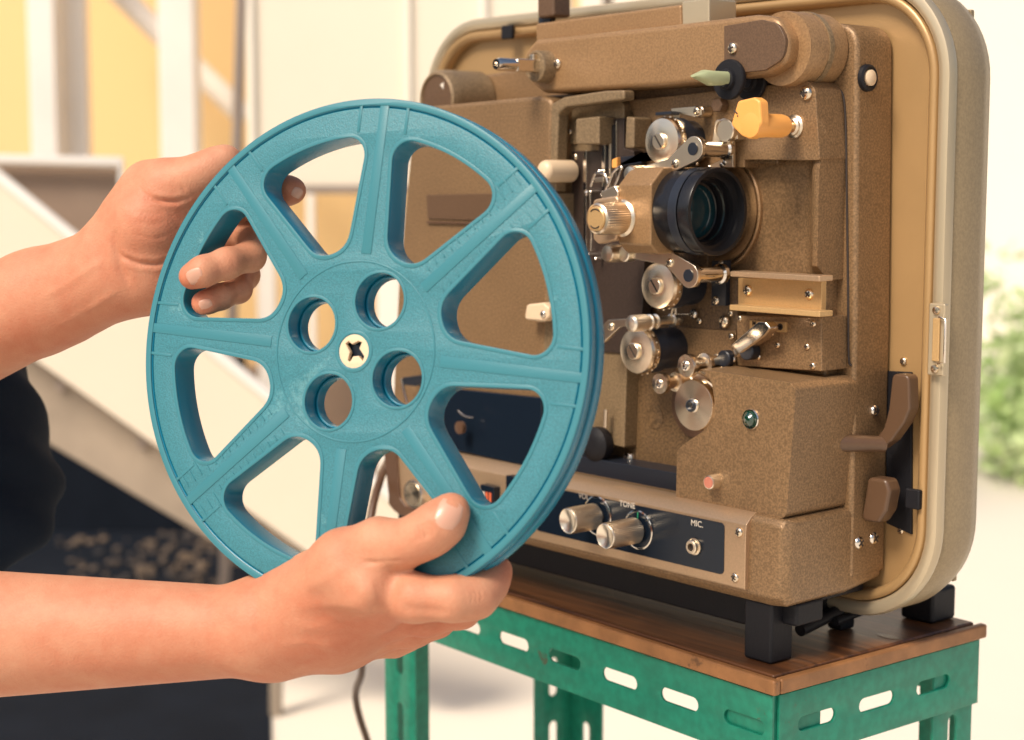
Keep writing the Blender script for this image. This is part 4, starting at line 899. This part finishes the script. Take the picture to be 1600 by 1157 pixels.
# raised smooth framework on the face of the front flange
def raised(name,spl,h=.00032,bev=.00015): return curve2d(name,spl,h/2+.0002,bev,lambda x,y,z:RL_(x,y,z-.0006+h/2-.0002),M['reel_smooth'],reel,origin=RC,res=1)
raised('outer_rim_band',[circ(0,0,RR-.0004,160),circ(0,0,.1262,160)],h=.0007,bev=.0003)
raised('hub_band',[circ(0,0,.0466,96),circ(0,0,.0457,96)],h=.0003)
for a in mids: raised('window_lip',[window(a,.0021),window(a,.0001)])
for a in holes: raised('hole_lip',[circ(*hc(a),.0156,44),circ(*hc(a),.0141,44)])
raised('centre_lip',[circ(0,0,.0108,40),circ(0,0,.0090,40)])
def bar(a,r0,r1,w0,w1,off=0):
    c,s=math.cos(R_(a)),math.sin(R_(a)); P=[(r0,off-w0/2),(r1,off-w1/2),(r1,off+w1/2),(r0,off+w0/2)]
    return [(x*c-y*s,x*s+y*c) for x,y in P]
for k in range(8):
    a=SP0+45*k
    raised('spoke_rib',[bar(a,.0500,.1265,.0058,.0050)],h=.00035)
    for s in (-1,1):
        # short angled divider from the window corner to the rim
        p0=(.1128*math.cos(R_(a+s*7.0)),.1128*math.sin(R_(a+s*7.0))); p1=(.1268*math.cos(R_(a+s*6.2)),.1268*math.sin(R_(a+s*6.2)))
        d=np.array(p1)-np.array(p0); n_=np.array([-d[1],d[0]])/np.linalg.norm(d)*.0008
        raised('divider',[[tuple(np.array(p0)-n_),tuple(np.array(p1)-n_),tuple(np.array(p1)+n_),tuple(np.array(p0)+n_)]],bev=.0002)
# scale ticks moulded into two spokes
for a in (SP0+45,SP0+225):
    for s in (-1,1):
        for i in range(13):
            r=.058+.0053*i; L_=.0034 if r<.108 else .0088
            c,s_=math.cos(R_(a)),math.sin(R_(a)); y0=s*.0048+ (0 if r<.108 else s*.0012); w_=.00028
            P=[(r-w_,y0),(r+w_,y0),(r+w_,y0+s*L_),(r-w_,y0+s*L_)]
            raised('scale_mark',[[(x*c-y*s_,x*s_+y*c) for x,y in P]],h=.0004,bev=.0001)
# cream centre insert with keyed square hole
def key():
    P=[]
    pix=[(-.0052,.0040),(-.0034,.0052),(-.0014,.0036),(.0022,.0052),(.0044,.0046),(.0030,.0014),(.0060,-.0026),(.0052,-.0052),(.0026,-.0024),(-.0004,-.0026),(-.0024,-.0056),(-.0036,-.0046),(-.0026,-.0002)]
    return pix
curve2d('centre_insert',[circ(0,0,.0089,48),key()],.0015,.0003,lambda x,y,z:RL_(x,y,z-.0022),M['cream'],reel,origin=RC)
curve2d('centre_socket',[circ(0,0,.0086,40)],.0015,.0002,lambda x,y,z:RL_(x,y,z-.0062),M['black'],reel,origin=RC)
for a in holes:
    curve2d('hole_liner',[circ(*hc(a),.0138,44),circ(*hc(a),.0126,44)],.0035,.0003,lambda x,y,z:RL_(x,y,z-.0140),M['reel'],reel,origin=RC)

# ================================================================== PERSON
RPn=lambda px,py,o=0.: RP_(px,py,o)
class Field:
    """smooth union of rounded cones sampled on a grid, then meshed with surface nets"""
    def __init__(s,lo,hi,h,rot=None):
        s.B=np.array([RT,VH,[0,0,1.]]) if rot is not None else np.eye(3)
        if rot is not None:
            c=rot@s.B.T; lo,hi=c.min(0)-.045,c.max(0)+.045
        s.h=h; s.lo=np.array(lo,float); s.n=np.ceil((np.array(hi)-s.lo)/h).astype(int)+1
        s.g=np.full(tuple(s.n),.05,np.float32)
    def sub(s,pts,pad):
        a=np.maximum(((np.min(pts,0)-pad-s.lo)/s.h).astype(int),0); b=np.minimum(((np.max(pts,0)+pad-s.lo)/s.h).astype(int)+2,s.n)
        sl=tuple(slice(i,j) for i,j in zip(a,b)); ax=[(s.lo[i]+s.h*np.arange(a[i],b[i])).astype(np.float32) for i in range(3)]
        return sl,np.stack(np.meshgrid(*ax,indexing='ij'),-1)
    @staticmethod
    def cone(P,a,b,ra,rb,flat=None):
        a=np.array(a,np.float32); b=np.array(b,np.float32); d=b-a; L=float(d@d)
        Q=P-a
        t=np.clip((Q@d)/max(L,1e-9),0,1); R=ra+(rb-ra)*t
        W=Q-t[...,None]*d
        if flat is not None:
            n,k=flat; n=np.array(n,np.float32); c=W@n; W=W+(c*(k-1))[...,None]*n   # k>1 = thinner along n
            return (np.sqrt((W**2).sum(-1))-R)*.8
        return np.sqrt((W**2).sum(-1))-R
    @staticmethod
    def smin(a,b,k):
        h=np.maximum(k-np.abs(a-b),0)/k; return np.minimum(a,b)-h*h*k*.25
    def chain(s,joints,k=.004,kj=.006,flat=None):
        """joints: [(point,radius),...] -> blended as one limb then joined with kj"""
        joints=[(s.B@np.array(j[0]),j[1]) for j in joints]; pts=np.array([j[0] for j in joints]); rm=max(j[1] for j in joints)
        sl,P=s.sub(pts,rm+.02); f=None
        for (a,ra),(b,rb) in zip(joints[:-1],joints[1:]):
            c=s.cone(P,a,b,ra,rb,flat); f=c if f is None else s.smin(f,c,k)
        s.g[sl]=s.smin(s.g[sl],f.astype(np.float32),kj)
    def mesh(s):
        g=s.g; n=g.shape; ins=g<0
        V=[];idx=-np.ones((n[0]-1,n[1]-1,n[2]-1),np.int64)
        c=np.zeros(idx.shape,np.int16)
        for i in (0,1):
            for j in (0,1):
                for k in (0,1): c+=ins[i:n[0]-1+i,j:n[1]-1+j,k:n[2]-1+k]
        act=np.argwhere((c>0)&(c<8)); idx[tuple(act.T)]=np.arange(len(act))
        acc=np.zeros((len(act),3)); cnt=np.zeros(len(act))
        I=act
        for ax in range(3):
            o=[d for d in range(3) if d!=ax]
            for p in (0,1):
                for q in (0,1):
                    A=I.copy(); A[:,o[0]]+=p; A[:,o[1]]+=q; B=A.copy(); B[:,ax]+=1
                    va=g[tuple(A.T)]; vb=g[tuple(B.T)]; m=(va<0)!=(vb<0); t=np.where(m,va/np.where(m,va-vb,1),0)
                    X=A.astype(float); X[:,ax]+=t; acc[m]+=X[m]; cnt[m]+=1
        V=s.lo+s.h*acc/cnt[:,None]
        F=[]
        for ax in range(3):
            o=[(ax+1)%3,(ax+2)%3]
            sl0=[slice(1,m-1) for m in n]; sl0[ax]=slice(0,n[ax]-1); sl1=list(sl0); sl1[ax]=slice(1,n[ax])
            m=ins[tuple(sl0)]!=ins[tuple(sl1)]; E=np.argwhere(m); off=np.array([1,1,1]); off[ax]=0; E=E+off
            fl=ins[tuple(E.T)]
            q=[]
            for du,dv in ((0,0),(-1,0),(-1,-1),(0,-1)):
                J=E.copy(); J[:,o[0]]+=du; J[:,o[1]]+=dv; q.append(idx[tuple(J.T)])
            Q=np.stack(q,1); Q[~fl]=Q[~fl][:,::-1]; F.append(Q)
        F=np.concatenate(F); F=F[(F>=0).all(1)]
        return V@s.B,F
def relax(V,F,it=3,lam=.5):
    e=np.concatenate([F[:,[0,1]],F[:,[1,2]],F[:,[2,3]],F[:,[3,0]]]); e=np.concatenate([e,e[:,::-1]])
    deg=np.bincount(e[:,0],minlength=len(V)).astype(float)
    for i in range(it):
        for l in (lam,-lam*1.03) if i>0 else (lam,):
            S_=np.stack([np.bincount(e[:,0],V[e[:,1],k],minlength=len(V)) for k in range(3)],1)/deg[:,None]; V=V+(S_-V)*l
    return V
def normals(V,F):
    N=np.zeros_like(V); fn=np.cross(V[F[:,2]]-V[F[:,0]],V[F[:,3]]-V[F[:,1]])
    for k in range(4):
        for c in range(3): N[:,c]+=np.bincount(F[:,k],fn[:,c],minlength=len(V))
    return N/np.maximum(np.linalg.norm(N,axis=1,keepdims=True),1e-12)
def crease(V,N,pts,depth,wd,bulge=0.):
    pts=np.array(pts); d=np.full(len(V),9.); tt=np.zeros(len(V))
    lo=pts.min(0)-wd*5; hi=pts.max(0)+wd*5; m=np.all((V>lo)&(V<hi),1); Q=V[m]; best=np.full(len(Q),9.); bt=np.zeros(len(Q)); n=len(pts)-1
    for i in range(n):
        a,b=pts[i],pts[i+1]; ab=b-a; t=np.clip(((Q-a)@ab)/(ab@ab),0,1); dd=np.linalg.norm(Q-a-t[:,None]*ab,axis=1); s=dd<best; best[s]=dd[s]; bt[s]=(i+t[s])/n
    fade=np.clip(np.minimum(bt,1-bt)*5,.15,1); w_=depth*np.exp(-(best/wd)**2)*fade-bulge*np.exp(-((best-2.4*wd)/(1.3*wd))**2)*fade
    V[m]-=N[m]*w_[:,None]
def surf(V,px,py,near):
    """point of the built surface seen at photo pixel"""
    q=V-CAM; d=q@FW; X=CX+FP*(q@RT)/d; Y=CY-FP*(q@UP)/d; m=(np.hypot(X-px,Y-py)<7)
    if not m.any(): return D(px,py,near)
    return D(px,py,d[m].min())
# ---- right hand (lower, nearer): thumb on the front face, fingers behind the rim
W0=D(405,985,.872)
def T(px,py,d): return D(px,py,d)
def dz(p): return float((np.array(p)-CAM)@FW)
rh={}
zr=lambda px,py,o=0.: dz(RPn(px,py,o))
F1=Field(None,None,.00105,rot=np.array([T(-400,1010,.93),T(60,985,.90),T(600,935,.83),T(770,900,.83),T(640,985,.90),T(690,810,.80),T(585,998,.90)]))
dW=.868
# forearm
F1.chain([(T(-420,1010,.93),.043),(T(-150,988,.915),.0365),(T(395,983,dW+.003),.0218),(T(440,972,dW),.0218)],k=.010,kj=.01)
F1.chain([(T(-100,1000,.925),.034),(T(430,996,dW+.014),.0192)],k=.008,kj=.008)
# palm mass
dP=zr(600,950)+.026
F1.chain([(T(430,970,dW+.003),.0235),(T(505,942,dW-.006),.0215),(T(590,938,dP-.008),.0155)],k=.012,kj=.013)
F1.chain([(T(430,985,dW+.010),.0235),(T(520,968,dP+.012),.0195),(T(610,958,dP+.013),.0138)],k=.012,kj=.013)
F1.chain([(T(430,988,dW+.016),.0170),(T(530,985,dP+.026),.0165),(T(598,978,dP+.030),.0128)],k=.012,kj=.012)
F1.chain([(T(440,996,dW+.022),.0135),(T(530,1000,dP+.038),.0140),(T(585,992,dP+.044),.0115)],k=.012,kj=.012)
# thumb
tz=lambda px,py:zr(px,py,.0098)
thumb=[(T(470,935,dW-.008),.0185),(T(540,880,tz(540,880)-.004+.010),.0158),(T(592,850,tz(592,850)+.002),.0112),(T(636,849,tz(636,849)-.001),.0093),(T(670,833,tz(670,833)-.001),.0098),(T(694,814,tz(694,814)),.0090),(T(708,796,tz(708,796)+.001),.0072)]
F1.chain(thumb,k=.010,kj=.010)
F1.chain([(T(515,912,dW-.008),.0150),(T(575,922,zr(575,915,.012)),.0120)],k=.01,kj=.012)
# index
zi=lambda px,py,o:zr(px,py,o)
F1.chain([(T(588,937,dP-.008),.0142),(T(650,935,zi(650,935,.004)),.0106),(T(708,936,zi(708,936,.000)),.0098),(T(743,931,zi(743,931,-.010)),.0100),(T(764,910,zi(764,910,-.020)),.0085),(T(777,891,zi(777,891,-.026)),.0074)],k=.008,kj=.007)
# middle, ring, little fingers curl up behind the rear flange
F1.chain([(T(600,962,dP+.012),.0122),(T(668,960,zi(668,960,-.032)),.0105),(T(720,951,zi(720,951,-.036)),.0095),(T(742,925,zi(742,925,-.040)),.0084),(T(745,890,zi(745,890,-.040)),.0074)],k=.006,kj=.0045)
F1.chain([(T(590,983,dP+.030),.0112),(T(645,981,zi(645,981,-.052)),.0098),(T(683,968,zi(683,968,-.056)),.0088),(T(700,940,zi(700,940,-.052)),.0080),(T(705,905,zi(705,905,-.044)),.0070)],k=.006,kj=.0045)
F1.chain([(T(580,998,dP+.046),.0100),(T(615,1000,zi(615,1000,-.068)),.0086),(T(640,990,zi(640,990,-.072)),.0078),(T(655,965,zi(655,965,-.066)),.0070),(T(660,930,zi(660,930,-.054)),.0062)],k=.006,kj=.0045)
V1,Q1=F1.mesh(); V1=relax(V1,Q1,3); N1=normals(V1,Q1)
def cr1(pix,dep,wd,b=0.):
    P=[surf(V1,a,c,.85) for a,c in pix]; crease(V1,N1,P,dep,wd,b)
cr1([(566,878),(585,880),(610,880),(634,877)],.0016,.0010,.0002)
for k,x in enumerate((640,646,652,659,665,671)):
    cr1([(x-5,822-k*2),(x+1,830-k*2),(x+5,841-k*2),(x+4,852-k*2)],(.0008,.0012,.0015,.0015,.0012,.0008)[k],.0008,.0003)
for x,y in ((598,842),(606,841),(615,840),(590,846)): cr1([(x,y),(x+4,y+9),(x+5,y+18)],.0003,.0008)
for a in ([(622,948),(660,955),(705,958)],): cr1(a,.0010,.0030)
# tendons and veins on the back of the hand
for a in ([(455,950),(510,950),(575,948)],[(450,975),(510,985),(570,985)],[(470,925),(505,905),(545,880)]): cr1(a,-.0006,.0035)
for a in ([(470,990),(520,972),(560,968),(590,972)],[(430,1010),(480,1005),(530,1015)]): cr1(a,-.0004,.0020)
for a in ([(480,965),(530,962),(580,962)],[(480,935),(530,930),(570,920)]): cr1(a,.0004,.0045)
# knuckle and joint creases of the index
for x in (736,742,749): cr1([(x,921),(x+4,930),(x+2,941)],.0009,.0008,.0002)
cr1([(767,909),(773,914),(779,914)],.0004,.0007); cr1([(560,935),(572,925),(590,922)],-.0007,.0050)
for k,x in enumerate((396,402,409)): cr1([(x,930),(x+4,960),(x+1,1000)],.0003,.0012)
# groove round the thumb nail
cr1([(690,792),(687,803),(692,816),(703,820),(714,812)],.0007,.0008)
# ---- left hand (upper, farther): palm to the camera, fingers through the reel window
lz=lambda px,py,o=0.: dz(RPn(px,py,o))
dL=lz(250,390,-.030)
F2=Field(None,None,.00105,rot=np.array([T(-400,640,1.08),T(0,497,.985),T(240,300,.90),T(460,298,.93),T(400,440,.88),T(300,480,.95)]))
F2.chain([(T(-420,640,1.08),.045),(T(-160,562,1.03),.0405),(T(60,472,.975),.0300),(T(178,415,dL+.012),.0235),(T(215,398,dL+.010),.0222)],k=.008,kj=.01)
F2.chain([(T(110,470,.965),.022),(T(190,440,dL+.010),.0190),(T(225,425,dL+.010),.019)],k=.008,kj=.012)
# palm: thenar mound, hypothenar, back
F2.chain([(T(200,375,dL+.010),.0205),(T(238,352,dL-.002),.0205),(T(262,322,dL-.002),.0175)],k=.02,kj=.012)
F2.chain([(T(205,420,dL+.010),.0200),(T(240,428,dL+.006),.0185),(T(285,425,dL+.012),.0150)],k=.02,kj=.008)
F2.chain([(T(215,395,dL+.014),.0180),(T(260,390,dL+.014),.0165),(T(310,370,lz(310,370,-.046)),.0140)],k=.02,kj=.016)
F2.chain([(T(235,330,dL+.012),.0160),(T(290,335,lz(290,335,-.046)),.0135),(T(330,330,lz(330,330,-.044)),.0120)],k=.02,kj=.014)
# thumb
F2.chain([(T(215,338,dL+.006),.0180),(T(236,298,dL+.004),.0150),(T(262,288,lz(262,288,-.022)),.0122),(T(296,284,lz(296,284,-.024)),.0105),(T(322,272,lz(322,272,-.027)),.0096),(T(345,258,lz(345,258,-.030)),.0080),(T(356,250,lz(356,250,-.031)),.0068)],k=.010,kj=.009)
# index reaches behind the rim and points right through the upper window
F2.chain([(T(325,330,lz(325,330,-.044)),.0115),(T(380,316,lz(380,316,-.036)),.0092),(T(425,303,lz(425,303,-.032)),.0080),(T(450,298,lz(450,298,-.030)),.0070),(T(459,298,lz(459,298,-.029)),.0062)],k=.006,kj=.004)
# middle: out behind the spoke, back through the window, tip on the front rim
F2.chain([(T(318,362,lz(318,362,-.046)),.0118),(T(378,362,lz(378,362,-.048)),.0098),(T(400,378,lz(400,378,-.040)),.0086),(T(391,401,lz(391,401,-.022)),.0080),(T(354,412,lz(354,412,-.004)),.0080),(T(318,424,lz(318,424,.0060)),.0078),(T(300,432,lz(300,432,.0080)),.0070)],k=.004,kj=.0014)
# ring finger below it
F2.chain([(T(300,395,lz(300,395,-.050)),.0118),(T(360,408,lz(360,408,-.056)),.0098),(T(382,430,lz(382,430,-.044)),.0080),(T(372,453,lz(372,453,-.026)),.0070),(T(345,464,lz(345,464,-.012)),.0066),(T(324,472,lz(324,472,-.004)),.0060),(T(316,474,lz(316,474,-.002)),.0056)],k=.004,kj=.0012)
# little finger stays curled behind the rim
F2.chain([(T(285,425,lz(285,425,-.046)),.0108),(T(305,450,lz(305,450,-.060)),.0086),(T(300,478,lz(300,478,-.058)),.0076),(T(280,482,lz(280,482,-.046)),.0070),(T(270,480,lz(270,480,-.038)),.0062)],k=.006,kj=.0040)
V2,Q2=F2.mesh(); V2=relax(V2,Q2,3); N2=normals(V2,Q2)
def cr2(pix,dep,wd,b=0.):
    P=[surf(V2,a,c,.93) for a,c in pix]; crease(V2,N2,P,dep,wd,b)
cr2([(178,390),(190,402),(215,412),(245,414),(272,405),(292,392)],.0016,.0013,.0004)       # life line under the thenar
cr2([(232,309),(252,314),(275,316),(292,312),(304,306)],.0018,.0012,.0004)                 # thumb base fold
cr2([(284,290),(288,300),(298,309)],.0007,.0009,.0002)
cr2([(216,290),(224,302),(240,310)],.0005,.0010)
cr2([(176,352),(178,380),(188,420),(205,452)],.0012,.0022,.0003)                            # wrist crease
cr2([(186,350),(187,375),(196,412)],.0005,.0012)
cr2([(262,330),(276,345),(285,362)],.0006,.0012); cr2([(240,372),(262,368),(282,358)],.0004,.0011)
cr2([(372,388),(378,400),(388,408)],.0006,.0010); cr2([(340,408),(343,420),(348,432)],.0005,.0009)
cr2([(352,452),(356,461),(362,468)],.0006,.0008)
cr2([(364,404),(366,414),(372,424)],.0006,.0008); cr2([(334,410),(337,421),(342,430)],.0004,.0007)
for a in ([(205,345),(235,352),(262,345)],[(208,365),(240,375),(270,368)],[(215,330),(240,335),(262,330)],[(225,385),(250,392),(272,385)]): cr2(a,.0003,.0009)
for a in ([(60,470),(110,440),(165,405)],[(80,520),(130,490),(190,450)]): cr2(a,-.0006,.0022)
# ---- torso (outside the frame) so both arms belong to one body
TB0=D(-330,560,1.16)
F3=Field(TB0-np.array([.36,.36,.46]),TB0+np.array([.36,.36,.40]),.008)
sh_r=D(-620,300,1.02); sh_l=D(-520,160,1.30)
tor=D(-470,600,1.20)
z_=np.array([0,0,1.])
F3.chain([(tor+z_*.17,.115),(tor-z_*.05,.115),(tor-z_*.22,.12)],k=.05,kj=.05)
F3.chain([(D(-420,1010,.93),.043),(D(-540,760,1.0),.05),(tor+z_*.16,.07)],k=.04,kj=.05)
F3.chain([(D(-420,640,1.08),.045),(D(-520,480,1.16),.05),(tor+z_*.18,.07)],k=.04,kj=.05)
F3.chain([(tor+z_*.2,.06),(tor+z_*.30,.055)],k=.04,kj=.04)
V3,Q3=F3.mesh(); V3=relax(V3,Q3,2)
per=thing('person','person in a dark navy shirt holding up the teal reel with both bare hands','person',(tor[0],tor[1],GZ))
VV=np.concatenate([V1,V2,V3]); QQ=np.concatenate([Q1,Q2+len(V1),Q3+len(V1)+len(V2)])
me=bpy.data.meshes.new('body'); me.vertices.add(len(VV)); me.loops.add(len(QQ)*4); me.polygons.add(len(QQ))
O_=np.array(OR['person']); me.vertices.foreach_set('co',(VV-O_).ravel()); me.loops.foreach_set('vertex_index',QQ.ravel().astype(np.int32))
me.polygons.foreach_set('loop_start',np.arange(0,len(QQ)*4,4,dtype=np.int32)); me.update(calc_edges=True); me.polygons.foreach_set('use_smooth',np.ones(len(QQ),bool))
me.materials.append(M['skin'])
# flush map: redder at finger tips, knuckles, palm; also paints shade along arm undersides
fl=np.zeros(len(VV))
for p,r,s in [(T(706,800,zr(706,800,.01)),.016,.15),(T(455,298,lz(455,298,-.03)),.012,.55),(T(290,436,lz(290,436,.01)),.010,.5),(T(312,470,lz(312,470,0)),.010,.5),(T(240,400,dL),.030,.35),(T(270,330,dL-.01),.022,.4),(T(560,990,dP),.05,.45),(T(640,960,dP-.01),.03,.25),(T(780,890,zr(780,890,-.02)),.012,.35),(T(110,520,.96),.05,.3),(T(100,1040,.9),.05,.3),(T(300,1040,.88),.05,.35)]:
    fl+=s*np.exp(-(np.linalg.norm(VV-p,axis=1)/r)**2)
at=me.attributes.new('flush_and_shade','FLOAT','POINT'); at.data.foreach_set('value',np.clip(fl,0,1).astype(np.float32))
bo=bpy.data.objects.new('body',me); link(bo,per,OR['person'])
# nails: shells lifted from the built surface
def nail(V,N,c,along,up,L,W,name='fingernail'):
    """grid laid on the surface near c; along = direction to the tip, up = out of the nail"""
    along=along-up*(along@up); along/=np.linalg.norm(along); sd=np.cross(up,along); near=V[np.linalg.norm(V-c,axis=1)<.012]; G_=[];nu,nv=11,11
    q=near-c; lu=q@along; ls=q@sd; lh=q@up
    top=lh>lh.max()*.0-.006
    A=np.stack([np.ones(len(lu)),lu,ls,lu*lu,ls*ls,lu*ls],1)
    m=(np.abs(lu)<L*.7)&(np.abs(ls)<W*.52)&(lh>-.007); co=np.linalg.lstsq(A[m],lh[m],rcond=None)[0]
    Vv=[];F=[]
    for i in range(nu):
        for j in range(nv):
            a=2*i/(nu-1)-1; b=2*j/(nv-1)-1
            # superellipse outline
            x=a*math.sqrt(1-.42*b*b); y=b*math.sqrt(1-.42*a*a); x*=L/2*1.1; y*=W/2*1.1
            h=co@np.array([1,x,y,x*x,y*y,x*y]); e=max(abs(a),abs(b)); h+= .00022-.0008*(e>.95)+ (.0003*max(a,0)**2)
            Vv.append(c+along*x+sd*y+up*h)
    for i in range(nu-1):
        for j in range(nv-1): F.append((i*nv+j,i*nv+j+1,(i+1)*nv+j+1,(i+1)*nv+j))
    o=mesh(name,Vv,F,M['nail'],bo,angle=80); md=o.modifiers.new('thick','SOLIDIFY'); md.thickness=.0005; md.offset=-1; return o
def nl(V,N,pa,pb,L,W,near,tilt=(0,0)):
    c=surf(V,*pa,near); dr=D(*pb,dz(c))-c; up=(-FW+RT*tilt[0]+UP*tilt[1]); up/=np.linalg.norm(up); nail(V,N,c,dr,up,L,W)
nl(V1,N1,(702,803),(712,784),.0160,.0132,.82,(.25,.25))
nl(V2,N2,(303,429),(287,434),.0092,.0068,.88,(-.1,.35))
nl(V2,N2,(321,476),(308,480),.0072,.0060,.88,(-.1,.25))
nl(V2,N2,(467,301),(478,304),.0066,.0058,.89,(.75,.1))
# clothing: navy shirt over the torso, belly reaches into the left edge of the view
Fs=Field(TB0-np.array([.36,.36,.62]),TB0+np.array([.40,.40,.42]),.007)
bel=D(-95,735,1.17)
Fs.chain([(tor+z_*.20,.135),(tor-z_*.05,.15),(tor-z_*.45,.15)],k=.06,kj=.05)
Fs.chain([(bel+z_*.035,.069),(bel-z_*.012,.072)],k=.05,kj=.05)
Fs.chain([(D(-150,700,1.18),.075),(tor-z_*.02,.15)],k=.06,kj=.07)
Fs.chain([(D(-490,850,.97),.058),(tor+z_*.15,.10)],k=.05,kj=.05)
Fs.chain([(D(-480,560,1.13),.056),(tor+z_*.17,.10)],k=.05,kj=.05)
Vs,Qs=Fs.mesh(); Vs=relax(Vs,Qs,3); Ns=normals(Vs,Qs)
ph=Vs@np.array([31.,-22.,0]); Vs=Vs+Ns*(.006*np.sin(Vs[:,2]*62+ph+1.6*np.sin(Vs[:,2]*23+ph*.4))+.003*np.sin(Vs[:,2]*130-ph*1.7))[:,None]
me=bpy.data.meshes.new('shirt'); me.from_pydata((Vs-O_).tolist(),[],Qs.tolist()); me.polygons.foreach_set('use_smooth',np.ones(len(Qs),bool)); me.materials.append(M['shirt'])
shirt=bpy.data.objects.new('shirt',me); link(shirt,per,OR['person'])
# trousers below, to the ground
Ft=Field(np.array([tor[0]-.3,tor[1]-.3,GZ]),np.array([tor[0]+.3,tor[1]+.3,tor[2]-.2]),.012)
hip=tor-z_*.40
for sx in (-1,1):
    b_=np.array([tor[0]+RT[0]*0+VH[0]*sx*.09,tor[1]+VH[1]*sx*.09,GZ+.05]); Ft.chain([(hip+VH*sx*.06,.12),((hip+b_)/2+VH*sx*.02,.085),(b_,.065)],k=.05,kj=.05)
Vt,Qt=Ft.mesh(); Vt=relax(Vt,Qt,2)
me=bpy.data.meshes.new('trousers'); me.from_pydata((Vt-O_).tolist(),[],Qt.tolist()); me.polygons.foreach_set('use_smooth',np.ones(len(Qt),bool)); me.materials.append(M['shirt'])
tr=bpy.data.objects.new('trousers',me); link(tr,per,OR['person'])
